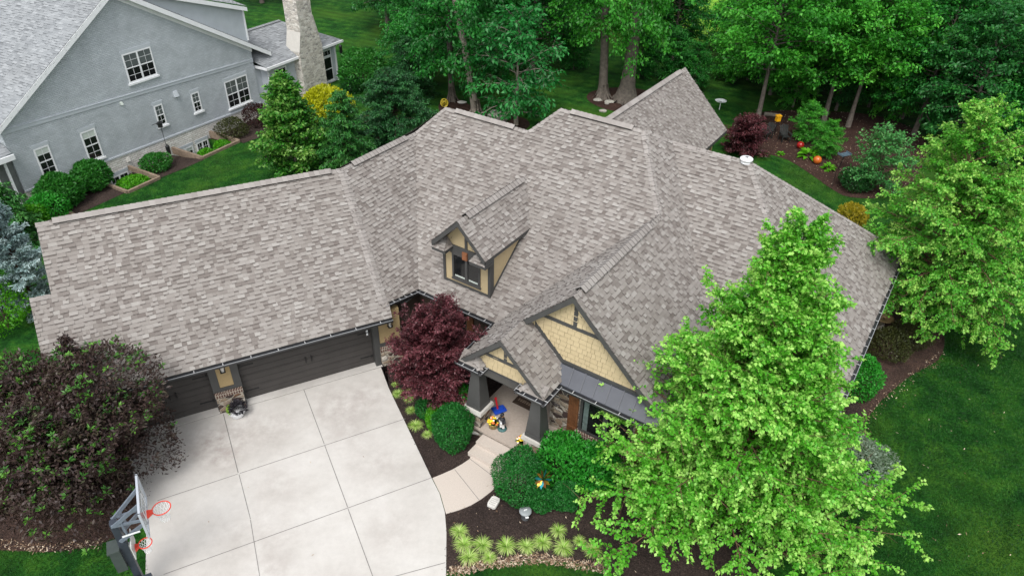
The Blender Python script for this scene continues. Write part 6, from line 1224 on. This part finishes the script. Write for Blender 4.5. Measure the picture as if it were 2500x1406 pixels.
def mottle(P):
    r = np.random.default_rng(5); o = np.zeros(len(P))
    for k in range(26): f = r.uniform(.5, 7.); a = r.uniform(0, 6.28); o += np.sin(P[:, 0]*f*np.cos(a)+P[:, 1]*f*np.sin(a)+r.uniform(0, 6.28))/f**.35
    return .2*o/o.std()
def grass(L, dens, h, seed, tones=(.38, .2)):
    rng = np.random.default_rng(seed); P = scatter(L, dens, rng, beds+[drv]); n = len(P); a = rng.uniform(0, 6.28, n); s = np.stack([np.cos(a), np.sin(a), np.zeros(n)], 1)*rng.uniform(.006, .013, (n, 1)); b = np.concatenate([P, np.zeros((n, 1))], 1); hh = rng.uniform(.6, 1.25, n)*h; a2 = rng.uniform(0, 6.28, n); tip = b+np.stack([np.cos(a2)*hh*.7, np.sin(a2)*hh*.7, hh], 1); mid = (b+tip)/2+np.stack([np.zeros(n), np.zeros(n), hh*.15], 1)
    t = tones[0]+rng.normal(0, tones[1], n)+mottle(P)
    return np.stack([b-s, mid-s*.8, tip, mid+s*.8], 1), t
M_BLADE = LF('grass blades', (.007, .05, .008), (.018, .11, .012), (.075, .2, .022), trans=.25)
gq = [grass(px_poly([(2100, 1000), (2300, 830), (2240, 730), (2560, 700), (2700, 1500), (1900, 1500), (2000, 1250)]), 900, .075, 1), grass(px_poly([(1085, 1396), (1300, 1356), (1500, 1390), (1900, 1420), (1900, 1520), (1000, 1520)]), 900, .06, 2), grass(px_poly([(-80, 1320), (340, 1290), (370, 1420), (370, 1560), (-150, 1560)]), 800, .06, 3), grass(px_poly([(200, 525), (330, 460), (500, 390), (680, 320), (780, 300), (860, 420), (640, 440)]), 260, .07, 4), grass(px_poly([(1860, 375), (1960, 415), (2060, 480), (2160, 480), (2200, 640), (2000, 500)]), 320, .07, 5)]
o = bpy.data.objects.new('grass', quads_mesh('grass', np.concatenate([q for q, _ in gq]), np.concatenate([t for _, t in gq]), M_BLADE)); COL.objects.link(o); tag(o, 'short mown grass blades of the lawns around the house', 'grass', kind='stuff')
rng = np.random.default_rng(77)
walkp = px_poly([(1147, 1118), (1105, 1144), (1050, 1166), (1085, 1258), (1150, 1238), (1200, 1206), (1262, 1150)])
def chips(L, dens, size, z, seed, av=()):
    r = np.random.default_rng(seed); P = scatter(L, dens, r, av); n = len(P); a = r.uniform(0, 6.28, n); d = np.stack([np.cos(a), np.sin(a), r.normal(0, .25, n)], 1); return leaf_arrays(np.concatenate([P, np.full((n, 1), z)], 1)+r.uniform(0, .015, (n, 1))*[0, 0, 1], d, np.array([0, 0, 1.])+r.normal(0, .35, (n, 3)), r.uniform(.5, 1.4, n)*size, r.uniform(.4, 1., n)*size*.4, r, fold=.1, curl=.0), r.beta(1.2, 3.2, n)
cq = [chips(beds[0], 420, .06, .022, 1, (drv, walkp)), chips(beds[1], 420, .06, .026, 2, (drv, walkp)), chips(beds[2], 260, .06, .02, 3), chips(beds[3], 260, .06, .02, 4)]
o = bpy.data.objects.new('mulch_chips', quads_mesh('mulch_chips', np.concatenate([q for q, _ in cq]), np.concatenate([t for _, t in cq]), toned('bark chips', [(0, (.012, .009, .009)), (.5, (.05, .036, .033)), (1, (.16, .115, .095))], .95, bmp=0))); COL.objects.link(o); tag(o, 'loose dark bark chips of the mulch beds', 'mulch', kind='stuff')
ring = lambda a, k: px_poly([(x+(x-a[0])*k, y+(y-a[1])*k) for x, y in BED_SIDE])
lq = [chips(px_poly([(2060, 1090), (2130, 980), (2230, 905), (2300, 850), (2310, 880), (2240, 930), (2150, 1005), (2090, 1110)]), 70, .09, .04, 6), chips(px_poly([(1100, 1384), (1200, 1366), (1320, 1352), (1480, 1380), (1480, 1400), (1320, 1374), (1200, 1388), (1130, 1404), (1092, 1404)]), 900, .1, .03, 7), chips(px_poly([(-40, 1310), (120, 1330), (250, 1315), (250, 1335), (120, 1350), (-40, 1340)]), 300, .09, .03, 8), chips(px_poly([(2100, 1000), (2300, 880), (2600, 800), (2700, 1500), (2000, 1400)]), .9, .1, .06, 9), chips(drv, .25, .07, .04, 10), chips(beds[1], 3, .08, .04, 11), chips(beds[4], 14, .1, .04, 12)]
o = bpy.data.objects.new('leaf_litter', quads_mesh('leaf_litter', np.concatenate([q for q, _ in lq]), np.concatenate([t*2 for _, t in lq]), toned('dry leaf litter', [(0, (.13, .075, .045)), (.5, (.3, .2, .13)), (1, (.6, .5, .38))], .9, bmp=0))); COL.objects.link(o); tag(o, 'scattered dry leaves and straw along the bed edges', 'leaf litter', kind='stuff')
